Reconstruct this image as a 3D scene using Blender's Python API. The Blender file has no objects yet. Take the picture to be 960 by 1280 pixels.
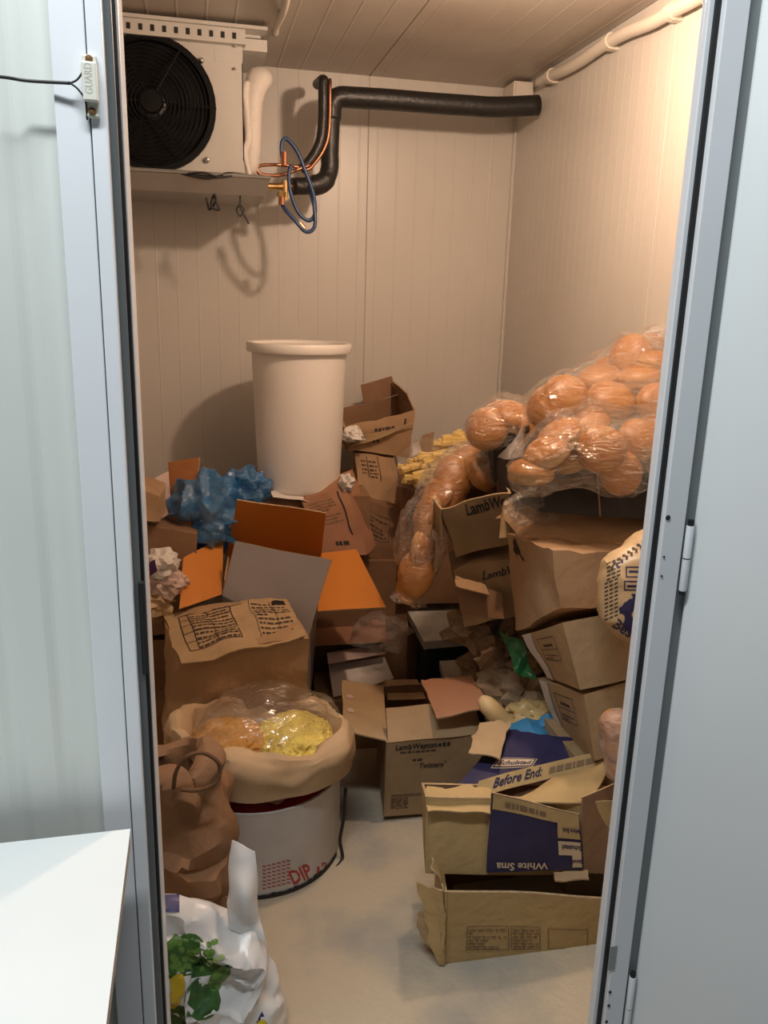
import bpy, bmesh, math, random
from mathutils import Vector, Matrix, noise, Euler
S = bpy.context.scene
COL = S.collection
R = math.radians

# ---------------------------------------------------------------- camera
FPX, YAW, PIT, ROL, CH = 1010.0, R(13.05), R(14.62), R(1.64), 1.55
FW = Vector((math.sin(YAW)*math.cos(PIT), math.cos(YAW)*math.cos(PIT), -math.sin(PIT)))
R0 = Vector((math.cos(YAW), -math.sin(YAW), 0)); U0 = R0.cross(FW)
CU = math.cos(ROL)*U0 - math.sin(ROL)*R0; CR = math.cos(ROL)*R0 + math.sin(ROL)*U0
CAM = Vector((0, 0, CH))
cd = bpy.data.cameras.new('camera'); co = bpy.data.objects.new('camera', cd); COL.objects.link(co)
cd.sensor_fit = 'VERTICAL'; cd.sensor_height = 36; cd.lens = FPX/1280*36; cd.clip_start = .02
M3 = Matrix((CR, CU, -FW)).transposed()
co.matrix_world = Matrix.Translation(CAM) @ M3.to_4x4()
S.camera = co
def at(x, y, Y):
    """point at depth Y (metres behind the camera plane of the room) seen at pixel x, y"""
    d = FW + CR*((x-480)/FPX) - CU*((y-640)/FPX)
    return CAM + d*(Y/d.y)
def atz(x, y, z):
    d = FW + CR*((x-480)/FPX) - CU*((y-640)/FPX)
    return CAM + d*((z-CH)/d.z)

# ---------------------------------------------------------------- world, lights, exposure
w = bpy.data.worlds.new('World'); S.world = w; w.use_nodes = True
w.node_tree.nodes['Background'].inputs[0].default_value = (.80, .90, 1, 1)
w.node_tree.nodes['Background'].inputs[1].default_value = .09
S.view_settings.view_transform = 'Standard'; S.view_settings.look = 'None'
S.view_settings.gamma = 1; S.view_settings.use_curve_mapping = False
S.view_settings.exposure = 0.0
LAMP = atz(672, -28, 2.25)
def light(name, kind, loc, energy, color, **k):
    l = bpy.data.lights.new(name, kind); o = bpy.data.objects.new(name, l); COL.objects.link(o)
    l.energy = energy; l.color = color; o.location = loc
    for a, v in k.items(): setattr(l, a, v)
    return o
light('freezer_bulb_light', 'POINT', LAMP, 53, (1, .71, .52), shadow_soft_size=.035)
k = light('kitchen_tube_light', 'AREA', (-.30, .48, 3.0), 49, (.93, .98, 1), shape='RECTANGLE', size=1.25, size_y=.12)

# ---------------------------------------------------------------- helpers
class MB:
    def __init__(s): s.v = []; s.f = []
    def add(s, vs, fs):
        o = len(s.v); s.v += [Vector(v) for v in vs]; s.f += [tuple(i+o for i in f) for f in fs]; return s
    def box(s, a, b):
        (x0, y0, z0), (x1, y1, z1) = a, b
        return s.add([(x0,y0,z0),(x1,y0,z0),(x1,y1,z0),(x0,y1,z0),(x0,y0,z1),(x1,y0,z1),(x1,y1,z1),(x0,y1,z1)],
            [(0,3,2,1),(4,5,6,7),(0,1,5,4),(1,2,6,5),(2,3,7,6),(3,0,4,7)])
    def obox(s, c, size, rot=(0,0,0)):
        m = Euler(rot).to_matrix(); b = MB().box((-size[0]/2,-size[1]/2,-size[2]/2), (size[0]/2,size[1]/2,size[2]/2))
        return s.add([m @ v + Vector(c) for v in b.v], b.f)
    def tube(s, pts, r, n=10, caps=True, closed=False):
        pts = [Vector(p) for p in pts]; N = len(pts); rs = r if isinstance(r, (list, tuple)) else [r]*N
        vs = []; prev = None
        for i, p in enumerate(pts):
            if closed: t = pts[(i+1) % N]-pts[i-1]
            else: t = pts[min(i+1, N-1)]-pts[max(i-1, 0)]
            t.normalize()
            if prev is None:
                a = t.orthogonal().normalized()
            else:
                a = prev-t*prev.dot(t); a = a.normalized() if a.length > 1e-6 else t.orthogonal().normalized()
            prev = a; b = t.cross(a)
            for k in range(n):
                th = 2*math.pi*k/n; vs.append(p+(a*math.cos(th)+b*math.sin(th))*rs[i])
        fs = []
        for i in range(N if closed else N-1):
            j = (i+1) % N
            for k in range(n): fs.append((i*n+k, i*n+(k+1) % n, j*n+(k+1) % n, j*n+k))
        if caps and not closed: fs += [tuple(reversed(range(n))), tuple(range((N-1)*n, N*n))]
        return s.add(vs, fs)
    def lathe(s, prof, n=24, c=(0,0,0), m=None):
        vs = []; fs = []; c = Vector(c)
        for (r, z) in prof:
            for k in range(n):
                th = 2*math.pi*k/n; v = Vector((r*math.cos(th), r*math.sin(th), z)); vs.append((m @ v if m else v)+c)
        for i in range(len(prof)-1):
            for k in range(n): fs.append((i*n+k, i*n+(k+1) % n, (i+1)*n+(k+1) % n, (i+1)*n+k))
        fs += [tuple(reversed(range(n))), tuple(range((len(prof)-1)*n, len(prof)*n))]
        return s.add(vs, fs)
    def grid(s, fn, nu, nv):
        vs = [fn(i/nu, j/nv) for j in range(nv+1) for i in range(nu+1)]
        return s.add(vs, [(j*(nu+1)+i, j*(nu+1)+i+1, (j+1)*(nu+1)+i+1, (j+1)*(nu+1)+i) for j in range(nv) for i in range(nu)])
    def moved(s, d):
        s.v = [v+Vector(d) for v in s.v]; return s

def mkmesh(name, mb, mat, weld=False, smooth=None, mats=None, fmat=None):
    me = bpy.data.meshes.new(name); me.from_pydata([tuple(v) for v in mb.v], [], mb.f)
    for m in (mats or [mat]): me.materials.append(m)
    if fmat: me.polygons.foreach_set('material_index', fmat)
    if weld:
        bm = bmesh.new(); bm.from_mesh(me); bmesh.ops.remove_doubles(bm, verts=bm.verts, dist=1e-5)
        bmesh.ops.recalc_face_normals(bm, faces=bm.faces); bm.to_mesh(me); bm.free()
    me.update()
    if smooth is not None:
        me.polygons.foreach_set('use_smooth', [True]*len(me.polygons))
        if smooth < 180: me.set_sharp_from_angle(angle=R(smooth))
    return me
def tag(o, label=None, cat=None, group=None, kind=None):
    if label: o['label'] = label
    if cat: o['category'] = cat
    if group: o['group'] = group
    if kind: o['kind'] = kind
    return o
def thing(name, label, cat, loc=(0,0,0), group=None, kind=None, rot=(0,0,0)):
    o = bpy.data.objects.new(name, None); COL.objects.link(o); o.location = loc; o.rotation_euler = rot
    o.empty_display_size = .05
    return tag(o, label, cat, group, kind)
def part(t, name, mb, mat, world=True, label=None, **k):
    """mesh child; mb is in world coordinates (world=True) or in the parent's frame"""
    if world:
        p = t; off = Vector()
        while p: off += p.location; p = p.parent
        mb.moved(-off)
    o = bpy.data.objects.new(name, mkmesh(name, mb, mat, **k)); COL.objects.link(o); o.parent = t
    if label: o['label'] = label
    return o
def solo(name, mb, mat, label, cat, group=None, kind=None, loc=None, **k):
    if loc is None: loc = sum(mb.v, Vector())/len(mb.v); loc.z = min(v.z for v in mb.v)
    mb.moved(-Vector(loc))
    o = bpy.data.objects.new(name, mkmesh(name, mb, mat, **k)); COL.objects.link(o); o.location = loc
    return tag(o, label, cat, group, kind)
def shell(name, mb, mat, parent=None, **k):
    if parent: return part(parent, name, mb, mat, **k)
    o = bpy.data.objects.new(name, mkmesh(name, mb, mat, **k)); COL.objects.link(o); o['kind'] = 'structure'; return o
def smoothpath(pts, n=8):
    pts = [Vector(p) for p in pts]; P = [pts[0]*2-pts[1]]+pts+[pts[-1]*2-pts[-2]]; out = []
    for i in range(1, len(P)-2):
        for k in range(n):
            t = k/n; a, b, c, d = P[i-1:i+3]
            out.append(.5*((2*b)+(c-a)*t+(2*a-5*b+4*c-d)*t*t+(3*b-a-3*c+d)*t**3))
    return out+[pts[-1]]
def nz(p, amp, freq, seed):
    q = Vector(p)*freq+Vector((seed*7.31, seed*3.77, seed*1.93))
    return Vector((noise.noise(q), noise.noise(q+Vector((17.3, 5.1, 29.7))), noise.noise(q+Vector((41.9, 61.3, 7.7)))))*amp*.9
def crease(p, amp, freq, seed):
    """ridged displacement: sharp folds as in crumpled paper"""
    q = Vector(p)*freq+Vector((seed*5.1, seed*2.7, seed*9.3))
    return Vector((abs(noise.noise(q)), abs(noise.noise(q+Vector((31, 7, 3)))), abs(noise.noise(q+Vector((5, 47, 11))))))*amp*2-Vector((.5, .5, .5))*amp

# ---------------------------------------------------------------- materials
MC = {}
def mat(name, col, rough=.6, metal=0, col2=None, nscale=6, bump=0, bscale=40, spec=.5, detail=4, trans=0, lo=.35, hi=.65, coat=0):
    if name in MC: return MC[name]
    m = bpy.data.materials.new(name); m.use_nodes = True; nt = m.node_tree; b = nt.nodes['Principled BSDF']
    b.inputs['Base Color'].default_value = (*col, 1); b.inputs['Roughness'].default_value = rough
    b.inputs['Metallic'].default_value = metal; b.inputs['Specular IOR Level'].default_value = spec
    if coat: b.inputs['Coat Weight'].default_value = coat; b.inputs['Coat Roughness'].default_value = .15
    tc = nt.nodes.new('ShaderNodeTexCoord')
    if col2:
        n = nt.nodes.new('ShaderNodeTexNoise'); n.inputs['Scale'].default_value = nscale; n.inputs['Detail'].default_value = detail
        r = nt.nodes.new('ShaderNodeValToRGB'); r.color_ramp.elements[0].position = lo; r.color_ramp.elements[1].position = hi
        r.color_ramp.elements[0].color = (*col, 1); r.color_ramp.elements[1].color = (*col2, 1)
        nt.links.new(tc.outputs['Object'], n.inputs['Vector']); nt.links.new(n.outputs['Fac'], r.inputs['Fac'])
        nt.links.new(r.outputs['Color'], b.inputs['Base Color'])
    if bump:
        n2 = nt.nodes.new('ShaderNodeTexNoise'); n2.inputs['Scale'].default_value = bscale; n2.inputs['Detail'].default_value = 3
        bp = nt.nodes.new('ShaderNodeBump'); bp.inputs['Strength'].default_value = bump; bp.inputs['Distance'].default_value = .01
        nt.links.new(tc.outputs['Object'], n2.inputs['Vector']); nt.links.new(n2.outputs['Fac'], bp.inputs['Height'])
        nt.links.new(bp.outputs['Normal'], b.inputs['Normal'])
    MC[name] = m; return m
def film(name, tint=(1, 1, 1), gloss=.16, bscale=30, body=0, bodycol=(1, 1, 1), rough=.09, bstr=.9):
    """thin clear plastic: see-through with crinkled glints"""
    if name in MC: return MC[name]
    m = bpy.data.materials.new(name); m.use_nodes = True; nt = m.node_tree; nt.nodes.remove(nt.nodes['Principled BSDF'])
    out = nt.nodes['Material Output']; tr = nt.nodes.new('ShaderNodeBsdfTransparent'); tr.inputs[0].default_value = (*tint, 1)
    gl = nt.nodes.new('ShaderNodeBsdfGlossy'); gl.inputs['Roughness'].default_value = rough; gl.inputs[0].default_value = (1, 1, 1, 1)
    lw = nt.nodes.new('ShaderNodeLayerWeight'); lw.inputs['Blend'].default_value = .35
    mr = nt.nodes.new('ShaderNodeMapRange'); mr.inputs['To Min'].default_value = gloss*.30; mr.inputs['To Max'].default_value = gloss*2.4
    tc = nt.nodes.new('ShaderNodeTexCoord'); n = nt.nodes.new('ShaderNodeTexNoise'); n.inputs['Scale'].default_value = bscale
    n.inputs['Detail'].default_value = 4; n.inputs['Distortion'].default_value = 1.5
    bp = nt.nodes.new('ShaderNodeBump'); bp.inputs['Strength'].default_value = bstr; bp.inputs['Distance'].default_value = .02
    mp = nt.nodes.new('ShaderNodeMapping'); mp.inputs['Rotation'].default_value = (.5, .7, .4); mp.inputs['Scale'].default_value = (.35, 1.3, 1.3)
    L = nt.links.new; L(tc.outputs['Object'], mp.inputs['Vector']); L(mp.outputs['Vector'], n.inputs['Vector']); L(n.outputs['Fac'], bp.inputs['Height'])
    L(bp.outputs['Normal'], gl.inputs['Normal']); L(bp.outputs['Normal'], lw.inputs['Normal'])
    L(lw.outputs['Facing'], mr.inputs['Value'])
    mx = nt.nodes.new('ShaderNodeMixShader'); L(mr.outputs['Result'], mx.inputs[0]); L(tr.outputs[0], mx.inputs[1]); L(gl.outputs[0], mx.inputs[2])
    last = mx
    if body:
        df = nt.nodes.new('ShaderNodeBsdfDiffuse'); df.inputs[0].default_value = (*bodycol, 1); L(bp.outputs['Normal'], df.inputs['Normal'])
        m2 = nt.nodes.new('ShaderNodeMixShader'); m2.inputs[0].default_value = body; L(mx.outputs[0], m2.inputs[1]); L(df.outputs[0], m2.inputs[2]); last = m2
    L(last.outputs[0], out.inputs['Surface']); MC[name] = m; return m

PANEL = mat('cream_steel_panel', (.62, .585, .53), .36, col2=(.57, .535, .48), nscale=1.3, bump=.04, bscale=90)
CEILM = mat('ceiling_panel_coating', (.52, .47, .40), .42, col2=(.42, .36, .30), nscale=2.2, bump=.05, bscale=60)
OUTP = mat('outer_panel_coating', (.71, .74, .70), .38, col2=(.67, .70, .665), nscale=1.6)
WHITE = mat('white_trim_coating', (.80, .83, .86), .34, col2=(.76, .79, .82), nscale=3)
DOORM = mat('door_leaf_coating', (.80, .83, .83), .42, col2=(.765, .80, .805), nscale=1.4)
GREYF = mat('grey_frame_profile', (.13, .145, .15), .45)
RUBBER = mat('black_gasket_rubber', (.008, .008, .009), .55)
JOINT = mat('panel_joint_sealant', (.20, .17, .14), .7)  # dark sealant colour showing in the joints between panels
FLOORM = mat('freezer_floor_screed', (.47, .40, .29), .7, col2=(.31, .295, .255), nscale=2.6, bump=.30, bscale=60, detail=8, lo=.46, hi=.60)
KFLOOR = mat('kitchen_floor_tile', (.33, .32, .30), .5, col2=(.28, .27, .26), nscale=5, bump=.08)
BLACKM = mat('black_fan_paint', (.006, .006, .0065), .6, spec=.15)
INSUL = mat('black_pipe_insulation', (.016, .015, .014), .42, bump=.3, bscale=45)
COPPER = mat('copper', (.42, .19, .11), .40, 1)
BRASS = mat('brass', (.68, .45, .20), .30, 1)
BLUEH = mat('blue_hose_rubber', (.022, .055, .14), .35)
STEEL = mat('steel', (.55, .54, .52), .32, 1)
UNITM = mat('evaporator_white_enamel', (.56, .54, .50), .42, col2=(.48, .46, .42), nscale=3)
ALU = mat('drip_tray_aluminium', (.46, .44, .41), .36, .6, col2=(.38, .36, .33), nscale=5)
LAG = mat('white_pipe_lagging', (.66, .61, .55), .6, bump=.5, bscale=30)
PVC = mat('cream_plastic_conduit', (.68, .62, .53), .4)
CABLE = mat('black_cable', (.014, .013, .013), .45)
BINM = mat('cream_bin_plastic', (.80, .75, .69), .42, col2=(.72, .67, .60), nscale=5, lo=.5, hi=.75)
INK = mat('black_print', (.022, .018, .016), .7)
INKB = mat('brown_black_print', (.055, .035, .03), .7)
INKF = mat('faded_print', (.20, .13, .075), .75)
INKR = mat('red_print', (.42, .035, .03), .6)
INKW = mat('pale_kraft_lettering', (.62, .47, .31), .7)
NAVY = mat('navy_print', (.016, .014, .060), .5, col2=(.026, .023, .080), nscale=12)
def card(name, c, d=.80, sc=7, rough=.72, bump=.30):
    return mat(name, c, rough, col2=tuple(x*d for x in c), nscale=sc, bump=bump, bscale=34, lo=.3, hi=.75, spec=.25, detail=7)
KRAFT = card('kraft_cardboard', (.42, .265, .145))
KRAFT2 = card('pale_kraft_cardboard', (.47, .325, .18))
KRAFT3 = card('dull_kraft_cardboard', (.36, .25, .14), .75)
TAN = card('yellow_tan_cardboard', (.52, .36, .165))
BROWN = card('dark_brown_cardboard', (.29, .165, .09), .72)
REDB = card('reddish_cardboard', (.40, .20, .115), .8)
CORR = card('torn_corrugated_edge', (.52, .37, .21), .65, 60)
ORANGE = card('orange_coated_card', (.60, .215, .035), .86, 5, .5, .06)
GREYC = card('grey_coated_card', (.36, .33, .325), .88, 4, .45, .06)
PAPER = mat('kraft_paper', (.55, .385, .225), .62, col2=(.47, .32, .18), nscale=6, bump=.25, bscale=22, spec=.3)
PAPERD = mat('brown_kraft_paper', (.30, .165, .085), .66, col2=(.24, .13, .065), nscale=8, bump=.4, bscale=26, spec=.3)
CRUMP = mat('crumpled_packing_paper', (.30, .215, .13), .72, col2=(.22, .155, .095), nscale=14, bump=.5, bscale=50, spec=.25)
WPAPER = mat('white_paper', (.66, .61, .56), .65, bump=.3, bscale=40)
PINKB = mat('pale_pink_board', (.58, .43, .37), .6, col2=(.52, .38, .32), nscale=5)
WBOARD = mat('white_board', (.72, .66, .60), .5)
FOAM = mat('white_polystyrene', (.54, .53, .47), .7, col2=(.40, .40, .36), nscale=16, bump=.5, bscale=140, lo=.45, hi=.7)
DARKC = mat('dark_blue_grey_crate', (.035, .045, .05), .55)
BLACKC = mat('black_plastic_crate', (.012, .010, .009), .55)
BUN_T = mat('bun_crust', (.39, .148, .030), .42, col2=(.54, .265, .075), nscale=10, lo=.35, hi=.75, spec=.5, bump=.05, bscale=40)
BUN_B = mat('bun_crumb', (.62, .40, .17), .6, col2=(.54, .30, .10), nscale=20)
_nt = BUN_T.node_tree; _b = _nt.nodes['Principled BSDF']; _src = _b.inputs['Base Color'].links[0].from_socket
_tc = _nt.nodes.new('ShaderNodeTexCoord'); _sx = _nt.nodes.new('ShaderNodeSeparateXYZ'); _rp = _nt.nodes.new('ShaderNodeMapRange')
_rp.inputs['From Min'].default_value = .001; _rp.inputs['From Max'].default_value = .015; _rp.inputs['To Min'].default_value = .75; _rp.inputs['To Max'].default_value = 0
_mx = _nt.nodes.new('ShaderNodeMix'); _mx.data_type = 'RGBA'; _mx.inputs['B'].default_value = (.66, .40, .15, 1)
_nt.links.new(_tc.outputs['Object'], _sx.inputs[0]); _nt.links.new(_sx.outputs['Z'], _rp.inputs['Value']); _nt.links.new(_rp.outputs['Result'], _mx.inputs['Factor'])
_nt.links.new(_src, _mx.inputs['A']); _nt.links.new(_mx.outputs['Result'], _b.inputs['Base Color'])     # crust is pale along the seam
FRY = mat('pale_yellow_fries', (.82, .62, .24), .55, col2=(.74, .53, .17), nscale=30)
YEL = mat('yellow_grated_food', (.78, .62, .15), .6, col2=(.70, .52, .10), nscale=40, bump=.8, bscale=120)
ORF = mat('orange_frozen_food', (.58, .30, .07), .6, col2=(.50, .24, .05), nscale=30, bump=.8, bscale=90)
RED = mat('red_plastic_lid', (.46, .012, .018), .38)
TUBW = mat('dirty_white_tub_plastic', (.60, .575, .555), .5, col2=(.46, .42, .38), nscale=4.5, lo=.5, hi=.78, detail=7)
BAGW = mat('white_printed_plastic', (.74, .74, .73), .30, bump=.18, bscale=14)
VG1 = mat('print_dark_green', (.025, .085, .018), .4, col2=(.06, .17, .03), nscale=30)
VG2 = mat('print_pea_green', (.16, .30, .055), .4, col2=(.08, .19, .03), nscale=20)
VG3 = mat('print_light_green', (.42, .55, .22), .4)
VY = mat('print_yellow', (.70, .48, .02), .4, col2=(.45, .42, .03), nscale=20)
VBL = mat('print_navy', (.02, .02, .14), .4)
GREENP = mat('green_printed_film', (.012, .11, .035), .35, col2=(.03, .17, .05), nscale=16)
CLEAR = film('clear_crinkled_film', gloss=.26, bscale=34, rough=.06, bstr=1)
CLEAR2 = film('clear_loose_film', gloss=.18, bscale=22, body=.10, bodycol=(.7, .66, .6))
BLUEF = film('blue_thin_plastic', tint=(.42, .62, .86), gloss=.22, bscale=14, body=.34, bodycol=(.07, .32, .66), rough=.07)
TABLEM = mat('white_tabletop_laminate', (.70, .73, .72), .32, col2=(.67, .70, .695), nscale=4)
EDGEB = mat('beige_table_edging', (.42, .36, .29), .5)
DARKM = mat('dark_table_frame', (.05, .047, .045), .5)
CREAM = mat('aged_cream_plastic', (.70, .69, .60), .45)
RUST = mat('rusty_screw', (.17, .085, .03), .6, .5)
GLOW = bpy.data.materials.new('glowing_bulb_glass'); GLOW.use_nodes = True
_n = GLOW.node_tree; _n.nodes.remove(_n.nodes['Principled BSDF'])
_e = _n.nodes.new('ShaderNodeEmission'); _e.inputs[0].default_value = (1, .75, .55, 1); _e.inputs[1].default_value = 40
_t = _n.nodes.new('ShaderNodeBsdfTransparent'); _m = _n.nodes.new('ShaderNodeMixShader'); _m.inputs[0].default_value = .3
_n.links.new(_t.outputs[0], _m.inputs[1]); _n.links.new(_e.outputs[0], _m.inputs[2]); _n.links.new(_m.outputs[0], _n.nodes['Material Output'].inputs[0])

# ---------------------------------------------------------------- the room
ZC, YB, XR, XL, YF = 2.40, 3.42, 1.305, -.85, 1.20       # ceiling, back wall, right wall, left wall, inner face of front wall
def ribbed(w, pitch=.08, rib=.008, hgt=.0009):
    """profile (u, h) of a panel with narrow raised ribs"""
    p = [(0, -.004), (.0025, 0)]; u = pitch/2
    while u < w-.02:
        p += [(u-rib/2, 0), (u-rib/2+.002, hgt), (u+rib/2-.002, hgt), (u+rib/2, 0)]; u += pitch
    return p+[(w-.0025, 0), (w, -.004)]
def extrude(prof, o, du, dn, dl, length, thick=.03):
    o, du, dn, dl = map(Vector, (o, du, dn, dl)); b = MB(); n = len(prof)
    vs = [o+du*u+dn*h+dl*l for l in (0, length) for u, h in prof]
    vs += [o+du*u-dn*thick+dl*l for l in (0, length) for u in (prof[0][0], prof[-1][0])]
    fs = [(i, i+1, n+i+1, n+i) for i in range(n-1)]
    a = 2*n
    fs += [(a, a+2, a+3, a+1), (0, n, a+2, a), (n-1, a+1, a+3, 2*n-1), tuple(range(n-1, -1, -1))+(a, a+1), tuple(range(n, 2*n))+(a+3, a+2)]
    return b.add(vs, fs)
def panelwall(name, o, du, dn, dl, length, edges, m, **k):
    t = thing(name, None, None, o, kind='structure')
    for a, b in zip(edges[:-1], edges[1:]):
        mb = extrude(ribbed(b-a, **k), Vector(o)+Vector(du)*a, du, dn, dl, length)
        p = part(t, 'panel', mb, m); 
        bm = bmesh.new(); bm.from_mesh(p.data); bmesh.ops.recalc_face_normals(bm, faces=bm.faces); bm.to_mesh(p.data); bm.free()
    mb = MB(); o = Vector(o); e = o+Vector(du)*edges[-1]+Vector(dl)*length-Vector(dn)*.05; s = o-Vector(dn)*.033
    mb.box([min(a, b) for a, b in zip(s, e)], [max(a, b) for a, b in zip(s, e)]); part(t, 'backing', mb, JOINT)
    return t
wb = panelwall('wall_back', (XL, YB, 0), (1,0,0), (0,-1,0), (0,0,1), ZC, [0, .50, 1.535, XR-XL], PANEL)
wr = panelwall('wall_right', (XR, YF, 0), (0,1,0), (-1,0,0), (0,0,1), ZC, [0, 1.05, YB-YF], PANEL, pitch=.05, rib=.006, hgt=.0004)
wl = panelwall('wall_left', (XL, YF, 0), (0,1,0), (1,0,0), (0,0,1), ZC, [0, 1.1, YB-YF], PANEL)
cl = panelwall('ceiling', (XL, YF, ZC), (1,0,0), (0,0,-1), (0,1,0), YB-YF, [0, .50, 1.535, XR-XL], CEILM, pitch=.09, rib=.008)
shell('floor', MB().box((XL-.1, .95, -.08), (XR+.1, YB+.05, 0)), FLOORM)
shell('floor_kitchen', MB().box((-3.2, -3.2, -.09), (3.2, .95, -.002)), KFLOOR)
# corner cove strips
shell('trim_1', MB().box((XR-.012, YB-.012, 0), (XR, YB-.001, ZC-.001)), PANEL)
DX0, DX1, DZ = -.079, .683, 2.02
# front wall, outer ribbed skin
wf = thing('wall_front', None, None, (-1.6, 1.14, 0), kind='structure')
def wave_panel(x0, x1, z0, z1, y):
    prof = []; n = max(2, int((x1-x0)/.005))
    for i in range(n+1):
        u = (x1-x0)*i/n; prof.append((u, -.0045*max(0, math.cos(2*math.pi*(x0+u)/.068))**1.6))
    return extrude(prof, (x0, y, z0), (1,0,0), (0,-1,0), (0,0,1), z1-z0, .04)
part(wf, 'outer_panel', wave_panel(-1.6, -.145, 0, 2.6, 1.118), OUTP)
part(wf, 'outer_panel', wave_panel(.79, 2.0, 0, 2.6, 1.118), OUTP)
part(wf, 'outer_panel', wave_panel(-.18, .735, DZ+.10, 2.6, 1.118), OUTP)
part(wf, 'wall_core', MB().box((-1.6, 1.145, 0), (DX0-.04, YF, 2.6)), PANEL)
part(wf, 'wall_core', MB().box((DX1+.085, 1.145, 0), (2.0, YF, 2.6)), PANEL)
part(wf, 'wall_core', MB().box((DX0-.04, 1.145, DZ+.03), (DX1+.04, YF, 2.6)), PANEL)
# left jamb
def xat(px, py, Y): return at(px, py, Y).x
JL = thing('trim_2', None, None, (-.14, 1.1, 0), kind='structure')
def strip(t, name, xa, xb, ya, yb, m, z0=0, z1=DZ, bev=True):
    o = part(t, name, MB().box((xa, ya, z0), (xb, yb, z1)), m)
    if bev:
        md = o.modifiers.new('b', 'BEVEL'); md.width = .0015; md.segments = 2
    return o
x0, x1, x2, x3, x4, x5 = (xat(p, 320, 1.10) for p in (81, 123.2, 143.5, 155, 160.2, 163.2))
strip(JL, 'outer_casing', x0, x1-.0008, 1.100, 1.15, WHITE, 0, DZ+.09)
strip(JL, 'inner_casing', x1+.0008, x2, 1.098, 1.15, WHITE)
strip(JL, 'grey_profile', x2-.01, x3*1.118/1.1, 1.118, 1.16, GREYF)
strip(JL, 'gasket', x3*1.12/1.1-.01, x4*1.126/1.1, 1.126, 1.17, RUBBER)
strip(JL, 'edge_bead', x4*1.13/1.1-.02, x5*1.14/1.1, 1.138, 1.205, WHITE)
strip(JL, 'latch_plate', x3*1.118/1.1-.0035, x3*1.118/1.1+.0035, 1.113, 1.125, RUBBER, 1.02, 1.16)
# head
JH = thing('trim_3', None, None, (.3, 1.1, DZ), kind='structure')
part(JH, 'casing', MB().box((x0, 1.1, DZ+.001), (.74, 1.15, DZ+.09)), WHITE)
part(JH, 'gasket', MB().box((DX0, 1.126, DZ-.012), (DX1, 1.17, DZ)), RUBBER)
# right jamb
JR = thing('trim_4', None, None, (.71, 1.1, 0), kind='structure')
r0, r1, r2, r3, r4 = (xat(p, 320, 1.10) for p in (849.5, 855.5, 861, 889.5, 903))
strip(JR, 'edge_bead', r0, r1+.02, 1.098, 1.108, WHITE)
strip(JR, 'gasket', r1, r2+.01, 1.092, 1.12, RUBBER)
strip(JR, 'casing', r2, r3, 1.082, 1.14, WHITE, 0, DZ+.09)
strip(JR, 'hinge_rebate', r3-.002, r4+.03, 1.100, 1.14, mat('shaded_rebate_grey', (.36, .385, .39), .4), 0, DZ+.09)  # shade of the angled groove is put into the grey colour
def dot(t, name, px, py, Y, r, m):
    p = at(px, py, Y); part(t, name, MB().lathe([(r, 0), (r*.8, .0012), (.0001, .0016)], 12, p, Matrix.Rotation(R(90), 3, 'X')), m)
for px, py, r in ((835, 647, .0042), (830, 696, .0018), (827, 720, .0018), (762.5, 1240, .003), (761, 1257, .003), (758, 1277, .003)):
    dot(JR, 'screw_hole', px, py, 1.0815, r, RUBBER)
p = at(767, 1195, 1.0815); part(JR, 'sticker', MB().box((p.x-.0085, 1.0805, p.z-.03), (p.x+.005, 1.0816, p.z+.022)), mat('grey_sticker', (.30, .31, .31), .6))
# door leaf, swung wide open, hinge side next to the right jamb
A = R(-47); dr = Vector((math.cos(A), math.sin(A), 0)); dn = Vector((-dr.y, dr.x, 0))     # dn points to the wall side
hx = Vector((r4+.001, 1.088, 0))
D1 = thing('door_1', None, None, hx, kind='structure')
def leafbox(u0, u1, n0, n1, z0, z1):
    b = MB(); vs = [hx+dr*u+dn*n+Vector((0, 0, z)) for z in (z0, z1) for u, n in ((u0, n0), (u1, n0), (u1, n1), (u0, n1))]
    return b.add(vs, [(0,3,2,1),(4,5,6,7),(0,1,5,4),(1,2,6,5),(2,3,7,6),(3,0,4,7)])
lo = part(D1, 'leaf', leafbox(0, .80, 0, .07, .03, DZ+.03), DOORM); md = lo.modifiers.new('b', 'BEVEL'); md.width = .006; md.segments = 3
for zt, zb in ((at(849, 657, 1.085).z, at(842, 738, 1.085).z), (at(775, 1222, 1.085).z, at(768, 1300, 1.085).z)):
    hp = Vector((r4-.007, 1.083, 0))
    h = part(D1, 'hinge', MB().lathe([(.006, zb), (.0065, zb+.002), (.0065, (zt+zb)/2-.0012)], 14, hp).lathe([(.0065, (zt+zb)/2+.0012), (.0065, zt-.002), (.006, zt)], 14, hp), WHITE, smooth=40)
    part(h, 'pin', MB().lathe([(.0052, zb-.006), (.0052, zt+.009)], 12, hp), RUBBER)

# ---------------------------------------------------------------- kitchen side: table, door contact
p = at(163, 1036, 1.06); TZ = p.z; TX = p.x
tb = thing('table', 'white laminate table with beige edging beside the door frame', 'table', (TX-.6, .65, 0))
o = part(tb, 'tabletop', MB().box((TX-1.2, .28, TZ-.004), (TX, 1.06, TZ)), TABLEM)
part(tb, 'edging', MB().box((TX-1.199, .281, TZ-.026), (TX-.001, 1.059, TZ-.004)), EDGEB)
part(tb, 'apron', MB().box((TX-1.15, .33, TZ-.11), (TX-.05, 1.03, TZ-.027)), DARKM)
for x in (TX-1.13, TX-.09):
    for y in (.36, .99): part(tb, 'leg', MB().box((x-.02, y-.02, 0), (x+.02, y+.02, TZ-.11)), DARKM)
a, b = at(105.5, 68, 1.095), at(121.5, 148, 1.095)
sn = thing('door_contact', 'small cream magnetic door contact screwed to the left frame', 'door contact', ((a.x+b.x)/2, 1.098, b.z))
W2 = .0085; cx = (a.x+b.x)/2
tilt = Matrix.Rotation(R(0), 3, 'Y')
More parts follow.
